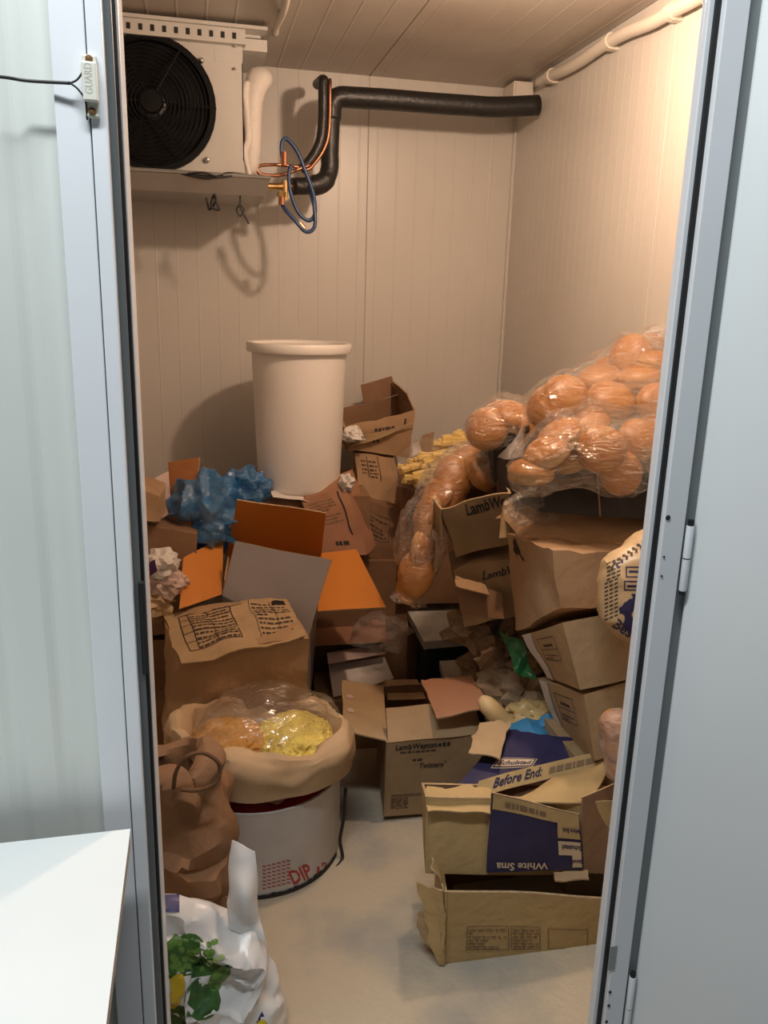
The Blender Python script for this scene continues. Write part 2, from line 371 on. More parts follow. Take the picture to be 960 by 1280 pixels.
def snb(z0, z1, w, d): return MB().box((cx-w, 1.098-d, z0), (cx+w, 1.0985, z1))
H_ = a.z-b.z
o = part(sn, 'body', snb(b.z+H_*.24, a.z-H_*.13, W2, .013), CREAM); md = o.modifiers.new('b', 'BEVEL'); md.width = .002; md.segments = 2
o = part(sn, 'mounting_plate', snb(b.z, a.z, W2*.98, .006), CREAM); md = o.modifiers.new('b', 'BEVEL'); md.width = .002; md.segments = 2
for z in (b.z+H_*.1, a.z-H_*.07):
    part(sn, 'screw', MB().lathe([(.0045, 0), (.004, .002), (.0005, .0026)], 12, (cx, 1.0925, z), Matrix.Rotation(R(90), 3, 'X')), RUST)
wa, wb1, wj = at(106, 86, 1.09), at(107, 123, 1.09), at(88, 104, 1.09)
cb = thing('contact_cable', 'thin black cable running from the left to the door contact', 'cable', wj)
part(cb, 'cable', MB().tube(smoothpath([at(-60, 93, 1.06), at(0, 96, 1.085), at(35, 101, 1.094), wj]), .0019, 6), CABLE, smooth=180)
part(cb, 'strand', MB().tube(smoothpath([wj, at(97, 99, 1.09), wa]), .0012, 6), CABLE, smooth=180)
part(cb, 'strand', MB().tube(smoothpath([wj, at(96, 110, 1.09), at(104, 120, 1.09), at(107, 126, 1.09), at(109, 150, 1.094)]), .0012, 6), CABLE, smooth=180)

# ---------------------------------------------------------------- lettering and flat print laid on a surface
TCACHE = {}
def glyphs(txt, bold=False):
    k = (txt, bold)
    if k not in TCACHE:
        c = bpy.data.curves.new('t', 'FONT'); c.body = txt; c.resolution_u = 2; c.size = 1
        if bold: c.offset = .022
        o = bpy.data.objects.new('t', c); COL.objects.link(o)
        me = o.evaluated_get(bpy.context.evaluated_depsgraph_get()).to_mesh()
        TCACHE[k] = ([(v.co.x, v.co.y) for v in me.vertices], [tuple(p.vertices) for p in me.polygons])
        bpy.data.objects.remove(o); bpy.data.curves.remove(c)
    return TCACHE[k]
class Ink:
    """2-D artwork in metres (s right, t up) on a face W x H"""
    def __init__(s): s.v = []; s.f = []
    def text(s, txt, x, y, h, rot=0, shear=0, bold=True, width=None, xs=1):
        V, F = glyphs(txt, bold); w = max(v[0] for v in V); k = h/.72; kx = k*xs
        if width: kx = width/w
        o = len(s.v); c, sn = math.cos(R(rot)), math.sin(R(rot))
        for a, b in V:
            a, b = (a+b*shear)*kx, b*k; s.v.append((x+a*c-b*sn, y+a*sn+b*c))
        s.f += [tuple(i+o for i in f) for f in F]; return s
    def bar(s, x0, y0, x1, y1, step=.015):
        nx = max(1, int(abs(x1-x0)/step)); ny = max(1, int(abs(y1-y0)/step)); o = len(s.v)
        for j in range(ny+1):
            for i in range(nx+1): s.v.append((x0+(x1-x0)*i/nx, y0+(y1-y0)*j/ny))
        s.f += [tuple(o+q for q in (j*(nx+1)+i, j*(nx+1)+i+1, (j+1)*(nx+1)+i+1, (j+1)*(nx+1)+i)) for j in range(ny) for i in range(nx)]
        return s
    def frame(s, x0, y0, x1, y1, t=.0015):
        return s.bar(x0, y0, x1, y0+t).bar(x0, y1-t, x1, y1).bar(x0, y0, x0+t, y1).bar(x1-t, y0, x1, y1)
    def rows(s, x0, y0, x1, y1, n, seed=0, t=.35):
        """rows of unreadable small print as word-long dashes"""
        rnd = random.Random(seed); dh = (y1-y0)/n
        for i in range(n):
            x = x0; y = y0+dh*i
            while x < x1-.004:
                l = min(rnd.uniform(.006, .022), x1-x)
                s.bar(x, y, x+l, y+dh*t); x += l+.004
                if rnd.random() < .07: break
        return s
    def poly(s, pts):
        o = len(s.v); s.v += pts; s.f.append(tuple(range(o, o+len(pts)))); return s
    def disc(s, x, y, rx, ry=None, n=14):
        ry = ry or rx; return s.poly([(x+rx*math.cos(2*math.pi*k/n), y+ry*math.sin(2*math.pi*k/n)) for k in range(n)])
    def on(s, par, name, fn, W, H, m, off=.0015):
        mb = MB(); mb.v = [fn(a/W, b/H, off) for a, b in s.v]; mb.f = s.f
        return part(par, name, mb, m)

Ink().text('GUARD', 0, 0, .009, width=.033, bold=False).on(sn, 'lettering', lambda u, v, o: Vector((cx+.003-v*.001, 1.0848, b.z+H_*.35+u*.001)), .001, .001, mat('embossed_cream', (.50, .49, .42), .5))

# ---------------------------------------------------------------- evaporator
EY = 2.95
c0, c1 = at(303, 58, EY), at(303, 222, EY)
EX1 = c0.x; EZ1 = c0.z; EZ0 = c1.z; EX0 = -.80
ev = thing('evaporator', 'white ceiling evaporator with a large black round fan grille', 'evaporator', (-.3, EY+.15, EZ0-.05))
FC = at(190, 131, EY); FR = at(190, 131, EY).z-at(190, 215, EY).z
def annulus(mb, c, ro, ri, y0, y1, n=40):
    for k in range(n):
        pass
    return mb.lathe([(ro, y0), (ro, y1), (ri, y1), (ri, y0), (ro, y0)], n, c, Matrix.Rotation(R(90), 3, 'X'))
# front plate with a round opening
mb = MB(); n = 48; vs = []; 
for k in range(n):
    th = 2*math.pi*k/n; vs.append((FC.x+FR*.97*math.cos(th), EY, FC.z+FR*.97*math.sin(th)))
for k in range(n):
    th = 2*math.pi*k/n; dx, dz = math.cos(th), math.sin(th)
    tx = ((EX1-FC.x) if dx > 0 else (FC.x-EX0))/max(abs(dx), 1e-6); tz = ((EZ1-FC.z) if dz > 0 else (FC.z-EZ0))/max(abs(dz), 1e-6)
    t = min(tx, tz); vs.append((FC.x+dx*t, EY, FC.z+dz*t))
mb.add(vs, [(k, (k+1) % n, n+(k+1) % n, n+k) for k in range(n)])
mb.add([(EX1, EY, EZ0), (EX1, EY, EZ1), (FC.x, EY, EZ1), (FC.x, EY, EZ0)], [])
part(ev, 'front_plate', mb, UNITM)
part(ev, 'front_corner', MB().box((EX1-.09, EY-.001, EZ1-.05), (EX1, EY+.001, EZ1)), UNITM)
part(ev, 'front_corner', MB().box((EX1-.05, EY-.001, EZ0), (EX1, EY+.001, EZ0+.05)), UNITM)
part(ev, 'casing', MB().box((EX0, EY+.10, EZ0), (EX1, 3.30, EZ1)).box((EX1-.003, EY, EZ0), (EX1, EY+.1, EZ1)).box((EX0, EY+.001, EZ1-.003), (EX1, EY+.1, EZ1)).box((EX0, EY+.001, EZ0), (EX1, EY+.1, EZ0+.003)), UNITM)
part(ev, 'fan_throat', MB().lathe([(FR*.97, 0), (FR*.95, -.09), (FR*.02, -.092)], 40, (FC.x, EY, FC.z), Matrix.Rotation(R(90), 3, 'X')), BLACKM, smooth=40)
part(ev, 'fan_ring', annulus(MB(), (FC.x, EY, FC.z), FR, FR*.9, -.001, .022), BLACKM, smooth=40)
gm = MB(); gy = EY-.045
for i in range(1, 17):
    rr = FR*i/16.5; dome = .035*(1-(i/16.5)**2)
    gm.tube([(FC.x+rr*math.cos(t*2*math.pi/36), EY-.018-dome, FC.z+rr*math.sin(t*2*math.pi/36)) for t in range(36)], .0022, 5, closed=True)
for k in range(6):
    a = k*math.pi/3; gm.tube([(FC.x+FR*q*math.cos(a), EY-.016-.035*(1-q*q), FC.z+FR*q*math.sin(a)) for q in (.05, .3, .6, .85, 1.0)], .0035, 5)
gm.lathe([(FR*.17, .045), (FR*.16, .058), (.001, .06)], 20, (FC.x, EY, FC.z), Matrix.Rotation(R(90), 3, 'X'))
part(ev, 'fan_guard', gm, BLACKM, smooth=50)
part(ev, 'motor_hub', MB().lathe([(FR*.28, -.06), (FR*.28, 0), (FR*.2, .012)], 20, (FC.x, EY+.01, FC.z), Matrix.Rotation(R(90), 3, 'X')), mat('dark_motor', (.02, .02, .02), .4), smooth=40)
BLD = mat('dull_fan_blade', (.03, .028, .026), .4, .6)
for k in range(5):
    a0 = k*2*math.pi/5+.5
    def bl(u, v, a0=a0):
        rr = FR*(.26+.62*v); th = a0+(u-.5)*(.75+.25*v)+.2*v
        return Vector((FC.x+rr*math.cos(th), EY+.055-.05*(u-.5), FC.z+rr*math.sin(th)))
    part(ev, 'fan_blade', MB().grid(bl, 6, 5), BLD, smooth=180)
for px, py in ((252, 76), (259, 200), (303-47, 50), (294, 58), (294, 86)):
    q = at(px, py, EY-.004); rr = .009 if px < 262 and py > 60 else .004
    part(ev, 'bolt', MB().lathe([(rr, 0), (rr, .008), (rr*.6, .013), (.0005, .014)], 10, q, Matrix.Rotation(R(90), 3, 'X')), STEEL, smooth=40)
# slotted hanger rail above, second rail behind it
rl = at(325, 44, EY+.02); rz = rl.z
ra = MB().box((EX0, EY-.03, rz-.045), (at(306, 40, EY).x, EY+.012, rz-.002)).box((EX0, EY-.045, rz-.002), (at(333, 40, EY).x, EY+.03, rz+.008)); r_ = part(ev, 'hanger_rail', ra, UNITM)
for i in range(14):
    x = at(300, 40, EY).x-.02-i*.036
    part(r_, 'slot', MB().box((x-.006, EY-.0315, rz-.032), (x+.006, EY-.029, rz-.014)), BLACKC)
part(ev, 'side_rail', MB().box((EX1-.02, EY+.02, EZ1-.005), (at(334, 62, EY+.02).x, 3.25, EZ1+.03)), UNITM)
part(ev, 'hanger_foot', MB().box((EX1-.03, EY+.02, rz-.01), (EX1+.06, 3.22, ZC-.001)), UNITM)
part(ev, 'hanger_foot', MB().box((EX0, EY+.05, EZ1-.002), (EX0+.06, 3.2, ZC-.001)), UNITM)
tray = part(ev, 'drip_tray', MB().add([(EX0, EY-.03, EZ0), (EX1+.085, EY-.03, EZ0), (EX1+.085, 3.33, EZ0), (EX0, 3.33, EZ0), (EX0, EY+.01, EZ0-.055), (EX1+.07, EY+.01, EZ0-.055), (EX1+.07, 3.30, EZ0-.055), (EX0, 3.30, EZ0-.055)],
    [(0,1,2,3),(4,7,6,5),(0,4,5,1),(1,5,6,2),(2,6,7,3),(3,7,4,0)]), ALU)
part(tray, 'lip', MB().tube([(EX0, EY-.03, EZ0+.002), (EX1+.085, EY-.03, EZ0+.002), (EX1+.085, 3.3, EZ0+.002)], .006, 6), ALU)
part(ev, 'fan_cable', MB().tube(smoothpath([at(215, 214, EY-.02), at(240, 219, EY-.03), at(262, 222, EY-.03), at(285, 217, EY-.03), at(308, 219, EY-.02)]), .005, 6).tube(smoothpath([at(235, 217, EY-.035), at(255, 216, EY-.04), at(275, 221, EY-.035), at(300, 218, EY-.03)]), .003, 6), CABLE, smooth=180)
# white lagged pipe at the unit's end
YL = 3.02
lg = solo('lagged_pipe', MB().tube([at(327, 88, YL+.04), at(326, 98, YL+.02), at(320, 102, YL), at(317, 125, YL), at(316, 160, YL), at(315, 190, YL), at(314, 222, YL)], [.02, .05, .045, .032, .03, .03, .024], 12)
     .tube(smoothpath([at(309, 100, YL-.03), at(309, 140, YL-.03), at(311, 175, YL-.03), at(307, 192, YL-.035), at(313, 222, YL-.03)], 5), .013, 8), LAG, 'pipe wrapped in white lagging at the end of the evaporator', 'pipe', smooth=180)
md = lg.modifiers.new('s', 'SUBSURF'); md.levels = 1; md.render_levels = 1
for v in lg.data.vertices: v.co += nz(v.co, .010, 14, 2)

# black insulated suction line: from the corner along the ceiling, down, back to the unit
YP = 3.14
e0 = Vector((XR-.02, YP+.02, at(641, 129, YP).z))
sp = thing('suction_pipe', 'thick black insulated pipe running along the wall under the ceiling', 'pipe', at(412, 150, YP))
hp = [at(p, q, YP) for p, q in ((642, 129), (620, 134), (585, 132), (540, 129), (490, 125), (440, 122), (424, 122))]
hp = [Vector((e0.x-.005, YP, hp[0].z))]+hp[1:]
part(sp, 'horizontal_run', MB().tube(smoothpath(hp+[at(416, 130, YP), at(414, 150, YP)], 5), .036, 14), INSUL, smooth=180)
vp = smoothpath([at(414, 140, YP), at(413, 165, YP), at(412, 190, YP), at(412, 210, YP), at(406, 226, YP-.01), at(392, 232, YP-.02), at(366, 233, YP-.04)], 6)
part(sp, 'down_pipe', MB().tube(vp, [.033]*(len(vp)-14)+[.036]*8+[.030]*6, 14), INSUL, smooth=180)
part(sp, 'brass_union', MB().tube([at(368, 233, YP-.04), at(350, 233, YP-.06), at(328, 233, YP-.08)], .012, 10).tube([at(356, 226, YP-.06), at(356, 250, YP-.06)], .011, 8).tube([at(352, 240, YP-.07), at(352, 246, YP-.07)], .016, 6), BRASS, smooth=40)
lq = thing('liquid_line', 'thin black hose with a copper pipe clipped to it, in front of the insulated pipe', 'pipe', at(403, 150, YP-.07))
lpts = [Vector((at(404, 104, YP-.05).x, YP+.1, at(404, 104, YP-.05).z+.03)), at(404, 100, YP-.05), at(404, 108, YP-.07), at(404, 140, YP-.07), at(402, 170, YP-.07), at(396, 188, YP-.07), at(386, 203, YP-.07), at(376, 212, YP-.07)]
part(lq, 'hose', MB().tube(smoothpath(lpts, 6), .018, 10), INSUL, smooth=180)
part(lq, 'copper_pipe', MB().tube(smoothpath([p+Vector((.022, -.012, 0)) for p in lpts[1:]]+[at(368, 208, YP-.09), at(345, 206, YP-.1), at(326, 207, YP-.1), at(322, 212, YP-.1), at(327, 218, YP-.1), at(350, 219, YP-.1), at(372, 212, YP-.1), at(388, 206, YP-.09)], 6), .006, 8), COPPER, smooth=180)
bh = thing('blue_hose', 'two dark blue refrigerant hoses looped below the pipe fittings', 'hose', at(380, 240, 2.98))
YH = 2.98
part(bh, 'hose', MB().tube(smoothpath([at(355, 203, YH), at(352, 190, YH), at(353, 177, YH), at(359, 174, YH), at(372, 190, YH), at(382, 215, YH), at(391, 240, YH), at(394, 262, YH), at(391, 273, YH), at(383, 275, YH), at(372, 264, YH), at(363, 240, YH), at(361, 218, YH), at(364, 206, YH)], 7), .007, 8), BLUEH, smooth=180)
part(bh, 'hose', MB().tube(smoothpath([at(352, 254, YH), at(358, 264, YH-.02), at(370, 277, YH-.03), at(381, 289, YH-.03), at(390, 288, YH-.02), at(394, 278, YH-.01), at(392, 255, YH), at(386, 232, YH+.02)], 7), .007, 8), BLUEH, smooth=180)
for a_, b_ in (((355, 190), (355, 207)), ((374, 279), (380, 286)), ((352, 246), (352, 256))):
    part(bh, 'ferrule', MB().tube([at(*a_, YH-.015), at(*b_, YH-.015)], .010, 8), COPPER, smooth=40)
wbn = thing('cable_bundle', 'small tangle of black cable hanging under the drip tray', 'cable', at(266, 250, EY))
part(wbn, 'cable', MB().tube(smoothpath([at(258, 247, EY), at(262, 262, EY), at(270, 250, EY-.02), at(267, 244, EY), at(274, 262, EY), at(264, 258, EY-.02), at(266, 246, EY)], 6), .004, 6).tube([at(268, 247, EY), at(268, 236, EY+.06)], .004, 6), CABLE, smooth=180)
part(wbn, 'cable', MB().tube(smoothpath([at(300, 236, EY+.04), at(300, 254, EY), at(296, 262, EY), at(300, 270, EY), at(305, 262, EY), at(299, 256, EY), at(306, 270, EY), at(311, 280, EY)], 6), .003, 6), CABLE, smooth=180)
# drain elbow on the ceiling above the unit
dp = smoothpath([Vector((at(356, 0, 2.6).x, 2.45, ZC-.016)), Vector((at(354, 8, 2.75).x, 2.72, ZC-.016)), at(347, 30, 2.93), at(344, 42, 3.0)], 6)
solo('ceiling_cable', MB().tube(dp, .011, 8), PVC, 'pale cable running over the ceiling above the evaporator', 'cable', smooth=180)

# ---------------------------------------------------------------- conduit on the right wall, junction box, lamp
XC = XR-.028
def atx(px, py, X):
    d = FW+CR*((px-480)/FPX)-CU*((py-640)/FPX); return CAM+d*(X/d.x)
cpts = [atx(p, q, XC) for p, q in ((672, 104), (690, 94), (705, 88), (725, 77), (745, 63), (762, 52), (785, 40), (815, 28), (840, 14), (870, -2), (905, -26), (950, -60))]
cn = thing('conduit', 'cream plastic conduit clipped along the top of the right wall', 'conduit', cpts[4])
part(cn, 'pipe', MB().tube(smoothpath(cpts, 4), .019, 12), PVC, smooth=180)
for q in (cpts[1]+Vector((0, .01, 0)), cpts[5], cpts[8]):
    part(cn, 'clip', MB().tube([q+Vector((0, -.014, 0)), q+Vector((0, .014, 0))], .0235, 12).box((q.x, q.y-.012, q.z-.024), (XR-.001, q.y+.012, q.z+.024)), PVC, smooth=40)
jp = atx(655, 112, XR-.05)
jb = thing('junction_box', 'square cream junction box in the upper room corner', 'junction box', (XR-.04, YB-.12, jp.z-.04))
o = part(jb, 'box', MB().box((XR-.085, YB-.17, jp.z-.03), (XR-.001, YB-.06, jp.z+.035)), PVC); md = o.modifiers.new('b', 'BEVEL'); md.width = .006; md.segments = 2
part(jb, 'lid', MB().box((XR-.079, YB-.178, jp.z-.025), (XR-.007, YB-.17, jp.z+.03)), PVC)
part(jb, 'cable_gland', MB().tube([(XR-.06, YB-.12, jp.z-.03), (XR-.06, YB-.12, jp.z-.075)], .016, 10).tube([(XR-.06, YB-.12, jp.z-.05), (XR-.06, YB-.12, jp.z-.06)], .022, 6), PVC, smooth=40)
lm = thing('pendant_lamp', 'bare warm bulb hanging on a short cord from the freezer ceiling', 'lamp', (LAMP.x, LAMP.y, ZC))
part(lm, 'base', MB().lathe([(.085, ZC-.001), (.085, ZC-.02), (.07, ZC-.035), (.001, ZC-.035)], 28, (LAMP.x, LAMP.y, 0)), PVC, smooth=40)
part(lm, 'cord', MB().tube([(LAMP.x, LAMP.y, ZC-.03), (LAMP.x, LAMP.y, LAMP.z+.07)], .004, 6), CABLE)
part(lm, 'bulb_holder', MB().lathe([(.022, LAMP.z+.038), (.022, LAMP.z+.085), (.012, LAMP.z+.095)], 16, (LAMP.x, LAMP.y, 0)), WBOARD, smooth=40)
gl = part(lm, 'globe', MB().lathe([(.018, LAMP.z+.039)]+[(.036*math.sin(R(a)), LAMP.z+.040*math.cos(R(a))) for a in (35, 60, 90, 120, 150, 175)], 20, (LAMP.x, LAMP.y, 0)), GLOW, smooth=180)
kl = thing('kitchen_tube_lamp', 'long white fluorescent lamp on the kitchen ceiling', 'lamp', (-.30, .48, 3.03))
part(kl, 'housing', MB().box((-.97, .40, 3.025), (.37, .56, 3.08)), WBOARD)

# ---------------------------------------------------------------- sheets and cartons
def P(q): return at(*q) if len(q) == 3 and not isinstance(q, Vector) else Vector(q)
class Sheet:
    """a piece of board, paper or film between four corners (bottom-left, bottom-right, top-right, top-left)"""
    def __init__(s, corners, amp=.004, freq=9, seed=1, bulge=0, cr=0, cfreq=12, tear=0, curl=0):
        s.c = [P(q) for q in corners]; s.amp, s.freq, s.seed, s.bulge, s.cr, s.cf, s.tear, s.curl = amp, freq, seed, bulge, cr, cfreq, tear, curl
        a, b, c, d = s.c; s.n = (b-a+c-d).cross(d-a+c-b).normalized()
        s.W = ((b-a).length+(c-d).length)/2; s.H = ((d-a).length+(c-b).length)/2
    def __call__(s, u, v, off=0):
        a, b, c, d = s.c; p = (a*(1-u)+b*u)*(1-v)+(d*(1-u)+c*u)*v
        q = p+nz(p, s.amp, s.freq, s.seed)
        if s.cr: q = q+s.n*(crease(p, s.cr, s.cf, s.seed).x*1.6)+crease(p, s.cr, s.cf, s.seed)*.5
        if s.bulge: q = q+s.n*(s.bulge*4*u*(1-u)*math.sin(math.pi*v))
        if s.curl: q = q+s.n*(s.curl*v*v)
        if s.tear:
            e = 1 if (v > .999 or u < .001 or u > .999) else 0
            q = q+nz(p, s.tear*e, 45, s.seed+3)
        return q+s.n*off
    def mesh(s, nu=10, nv=8, th=.004):
        mb = MB().grid(lambda u, v: s(u, v, th/2), nu, nv); k = len(mb.v); nf = len(mb.f)
        mb2 = MB().grid(lambda u, v: s(u, v, -th/2), nu, nv); mb2.f = [tuple(reversed(f)) for f in mb2.f]; mb.add(mb2.v, mb2.f)
        w = nu+1; ring = [i for i in range(w)]+[j*w+nu for j in range(1, nv+1)]+[nv*w+i for i in range(nu-1, -1, -1)]+[j*w for j in range(nv-1, 0, -1)]
        mb.add([], []); 
        for i in range(len(ring)):
            a, b = ring[i], ring[(i+1) % len(ring)]; mb.f.append((b, a, a+k, b+k))
        return mb, [0]*nf+[1]*nf+[2]*len(ring)
def sheet_part(t, name, sh, m, back=None, edge=None, nu=10, nv=8, th=.004, smooth=35, label=None):
    mb, fm = sh.mesh(nu, nv, th)
    return part(t, name, mb, m, mats=[m, back or m, edge or back or m], fmat=fm, smooth=smooth, label=label)
def sheet_thing(name, label, cat, sh, m, back=None, edge=None, nu=10, nv=8, th=.004, group=None, smooth=35):
    mb, fm = sh.mesh(nu, nv, th)
    return solo(name, mb, m, label, cat, group, mats=[m, back or m, edge or back or m], fmat=fm, smooth=smooth)

class Carton:
    """cardboard box from its front face (bottom-left, bottom-right, top-right, top-left) and depth vectors; walls wobble and dent"""
    def __init__(s, label, F, DB, DT=None, m=KRAFT, inner=None, amp=.008, freq=4, seed=1, open_top=False, group=None, name='cardboard_box', cat='box', n=9, tape=None, cr=0, cf=8, bulge=0, opentop_wall=.006, DB2=None, DT2=None):
        a, b, c, d = [P(q) for q in F]
        DB = Vector(DB); DT = Vector(DT) if DT is not None else DB.copy()
        DB2 = Vector(DB2) if DB2 is not None else DB; DT2 = Vector(DT2) if DT2 is not None else DT
        s.k = {(0,0,0): a, (1,0,0): b, (1,0,1): c, (0,0,1): d, (0,1,0): a+DB, (1,1,0): b+DB2, (1,1,1): c+DT2, (0,1,1): d+DT}
        s.amp, s.freq, s.seed, s.cr, s.cf, s.bulge = amp, freq, seed, cr, cf, bulge
        s.mid = sum(s.k.values(), Vector())/8
        base = (a+b+a+DB+b+DB)/4; base.z = min(q.z for q in s.k.values())
        s.t = thing(name, label, cat, base, group); s.m, s.inner = m, inner or m
        mb = MB(); fm = []
        faces = ['front', 'right', 'back', 'left', 'bottom']+([] if open_top else ['top'])
        for fc in faces: mb.grid(lambda u, v, fc=fc: s.face(fc, u, v), n, n)
        nf = len(mb.f); mats = [m]; fm = [0]*nf
        s.body = None
        if open_top:
            w = opentop_wall
            for fc in ('front', 'right', 'back', 'left', 'bottom'):
                g = MB().grid(lambda u, v, fc=fc: s.face(fc, u, v, -w, clampb=True), n, n); g.f = [tuple(reversed(f)) for f in g.f]; mb.add(g.v, g.f); fm += [1]*len(g.f)
            for fc in ('front', 'right', 'back', 'left'):
                g = MB().grid(lambda u, v, fc=fc: s.face(fc, u, 1, -w*v), n, 1); mb.add(g.v, g.f); fm += [2]*len(g.f)
            s.body = part(s.t, 'body', mb, m, mats=[m, s.inner, CORR], fmat=fm, smooth=35)
        else:
            s.body = part(s.t, 'body', mb, m, weld=True, smooth=35)
        if tape: 
            def tp(u, v): return s.face('top', .5+(v-.5)*tape[0], u, .0015) if tape[1] == 'y' else s.face('top', u, .5+(v-.5)*tape[0], .0015)
            part(s.t, 'tape', MB().grid(tp, 10, 2), TAPE, smooth=180)
    def T(s, x, y, z):
        p = Vector()
        for (i, j, l), q in s.k.items(): p += q*((x if i else 1-x)*(y if j else 1-y)*(z if l else 1-z))
        if s.bulge:
            p += (p-s.mid).normalized()*s.bulge*(1-max(abs(2*x-1), 0)**2 if abs(2*x-1) < .999 else 0 or 0)*0
        d = nz(p, s.amp, s.freq, s.seed)
        if s.cr: d += crease(p, s.cr, s.cf, s.seed)
        return p+d
    def uvw(s, fc, u, v):
        return {'front': (u, 0, v), 'right': (1, u, v), 'back': (1-u, 1, v), 'left': (0, 1-u, v), 'top': (u, v, 1), 'bottom': (u, 1-v, 0)}[fc]
    def face(s, fc, u, v, off=0, clampb=False):
        p = s.T(*s.uvw(fc, u, v))
        if s.bulge: 
            p = p+s.nrm(fc)*s.bulge*16*u*(1-u)*v*(1-v)
        if off:
            p = p+s.nrm(fc)*off
            if clampb and fc != 'bottom' and v < .001: p = p-s.nrm('bottom')*abs(off)
        return p
    def nrm(s, fc):
        a, b, c = (s.raw(*s.uvw(fc, *q)) for q in ((.5, .5), (.6, .5), (.5, .6)))
        return (b-a).cross(c-a).normalized()
    def raw(s, x, y, z):
        p = Vector()
        for (i, j, l), q in s.k.items(): p += q*((x if i else 1-x)*(y if j else 1-y)*(z if l else 1-z))
        return p
    def size(s, fc):
        a, b, d = (s.raw(*s.uvw(fc, *q)) for q in ((0, .5), (1, .5), (.5, 0))); c = s.raw(*s.uvw(fc, .5, 1))
        return (b-a).length, (c-d).length
    def ink(s, fc, art, m=INK, name='print', off=.0018):
        W, H = s.size(fc); return art(Ink(), W, H).on(s.body, name, lambda u, v, o: s.face(fc, u, v, o), W, H, m, off)
    def flap(s, side, L, ang, m=None, back=None, inset=.015, seed=5, amp=.004, tear=0, curl=0, u0=0, u1=1, label=None, skew=0):
        """flap hinged on a top edge; ang 0 = straight up, 90 = folded outward flat, -90 = closed"""
        A, B = s.face(side, u0+inset, 1), s.face(side, u1-inset, 1)
        e = (B-A).normalized(); n = s.nrm(side); up = (s.raw(*s.uvw(side, .5, 1))-s.raw(*s.uvw(side, .5, .7))).normalized()
        up = (up-e*up.dot(e)).normalized(); n = e.cross(up); n = n if n.dot(s.nrm(side)) > 0 else -n
        d = up*math.cos(R(ang))+n*math.sin(R(ang))
        sh = Sheet([A, B, B+d*L-e*L*.06+e*skew, A+d*L+e*L*.06+e*skew], amp=amp, freq=8, seed=seed, tear=tear, curl=curl)
        o = sheet_part(s.t, 'flap', sh, m or s.m, back or s.inner, CORR, 8, 6, .005, label=label); o_sh = sh
        s.last = (o, sh); return o
TAPE = film('clear_packing_tape', tint=(.92, .88, .78), gloss=.10, bscale=8, body=.25, bodycol=(.55, .45, .32), rough=.2, bstr=.2)
def V(*a): return Vector(a)
def D(frm, to):   # vector between two pixel points
    return P(to)-P(frm)

# ================================================================ right side, front: two torn tan cartons
c = Carton('flattened tan carton at the front, lowest on the floor by the door', [(552, 1206, 1.535), (800, 1196, 1.535), (800, 1122, 1.50), (556, 1116, 1.50)], V(.06, .27, 0), V(.06, .27, .0), TAN, BROWN, amp=.010, seed=3, open_top=True)
c.ink('front', lambda k, W, H: k.frame(.06, .045, .17, .125, .002).rows(.065, .052, .165, .12, 6, 1).frame(.175, .045, .25, .125, .002).rows(.18, .052, .245, .12, 6, 2).bar(.205, .045, .207, .125).frame(.27, .045, .38, .12, .002), INKF)
c.flap('left', .06, 30, TAN, TAN, tear=.012, seed=8, amp=.008)
sh = Sheet([(545, 1206, 1.53), (556, 1208, 1.525), (556, 1112, 1.50), (520, 1104, 1.55)], amp=.010, freq=14, seed=4, tear=.010)
sheet_part(c.t, 'torn_side', sh, TAN, KRAFT2, CORR, 5, 9)
sh = Sheet([(522, 1165, 1.57), (552, 1200, 1.53), (556, 1150, 1.52), (524, 1140, 1.56)], amp=.008, freq=14, seed=6, tear=.012)
sheet_part(c.t, 'torn_side', sh, KRAFT2, TAN, CORR, 5, 6)
c2 = Carton('torn tan carton with a navy printed panel hanging over its front', [(532, 1092, 1.56), (800, 1092, 1.56), (800, 1000, 1.54), (530, 996, 1.56)], V(.03, .13, .0), V(.03, .13, -.05), TAN, BROWN, amp=.008, seed=9, open_top=True)
fl = Sheet([(534, 1013, 1.54), (612, 1016, 1.535), (612, 985, 1.60), (532, 984, 1.62)], amp=.006, freq=14, seed=3, tear=.009)
sheet_part(c2.t, 'torn_flap', fl, TAN, TAN, CORR, 9, 5)
fl = Sheet([(607, 1090, 1.548), (729, 1086, 1.540), (724, 1018, 1.530), (614, 990, 1.536)], amp=.004, freq=9, seed=2)
o = sheet_part(c2.t, 'hanging_flap', fl, NAVY, TAN, CORR, 12, 8, label='navy printed flap hanging upside down')
W, H = fl.W, fl.H
Ink().bar(0.004, H*.80, W*.99, H*.995).bar(W*.735, H*.55, W*.99, H*.8).on(o, 'tan_band', fl, W, H, TAN, .0035)
Ink().text('White Sma', W*.62, .026, .021, rot=180, width=.128).on(o, 'lettering', fl, W, H, INKW, .004)
Ink().text('Before End:', W*1.0, H*.74, .016, rot=180, width=.052).on(o, 'lettering', fl, W, H, NAVY, .0052)
Ink().bar(W*.735, H*.26, W*.985, H*.50).on(o, 'logo_plate', fl, W, H, INKW, .004)
Ink().text('Schulstad', W*.985, H*.44, .017, rot=180, width=.052).on(o, 'lettering', fl, W, H, NAVY, .0052)
Ink().bar(W*.88, H*.05, W*.985, H*.26).on(o, 'logo_plate', fl, W, H, INKW, .004)
Ink().text('Jacob', W*.985, H*.19, .014, rot=180, width=.03).on(o, 'lettering', fl, W, H, NAVY, .0052)
Ink().rows(W*.15, H*.86, W*.62, H*.94, 1, 9, .8).on(o, 'faint_print', fl, W, H, INKF, .0052)
fl = Sheet([(640, 1003, 1.54), (738, 1004, 1.54), (766, 950, 1.655), (690, 974, 1.645)], amp=.010, freq=9, seed=12, bulge=.012)
sheet_part(c2.t, 'top_flap', fl, TAN, TAN, CORR, 10, 8)
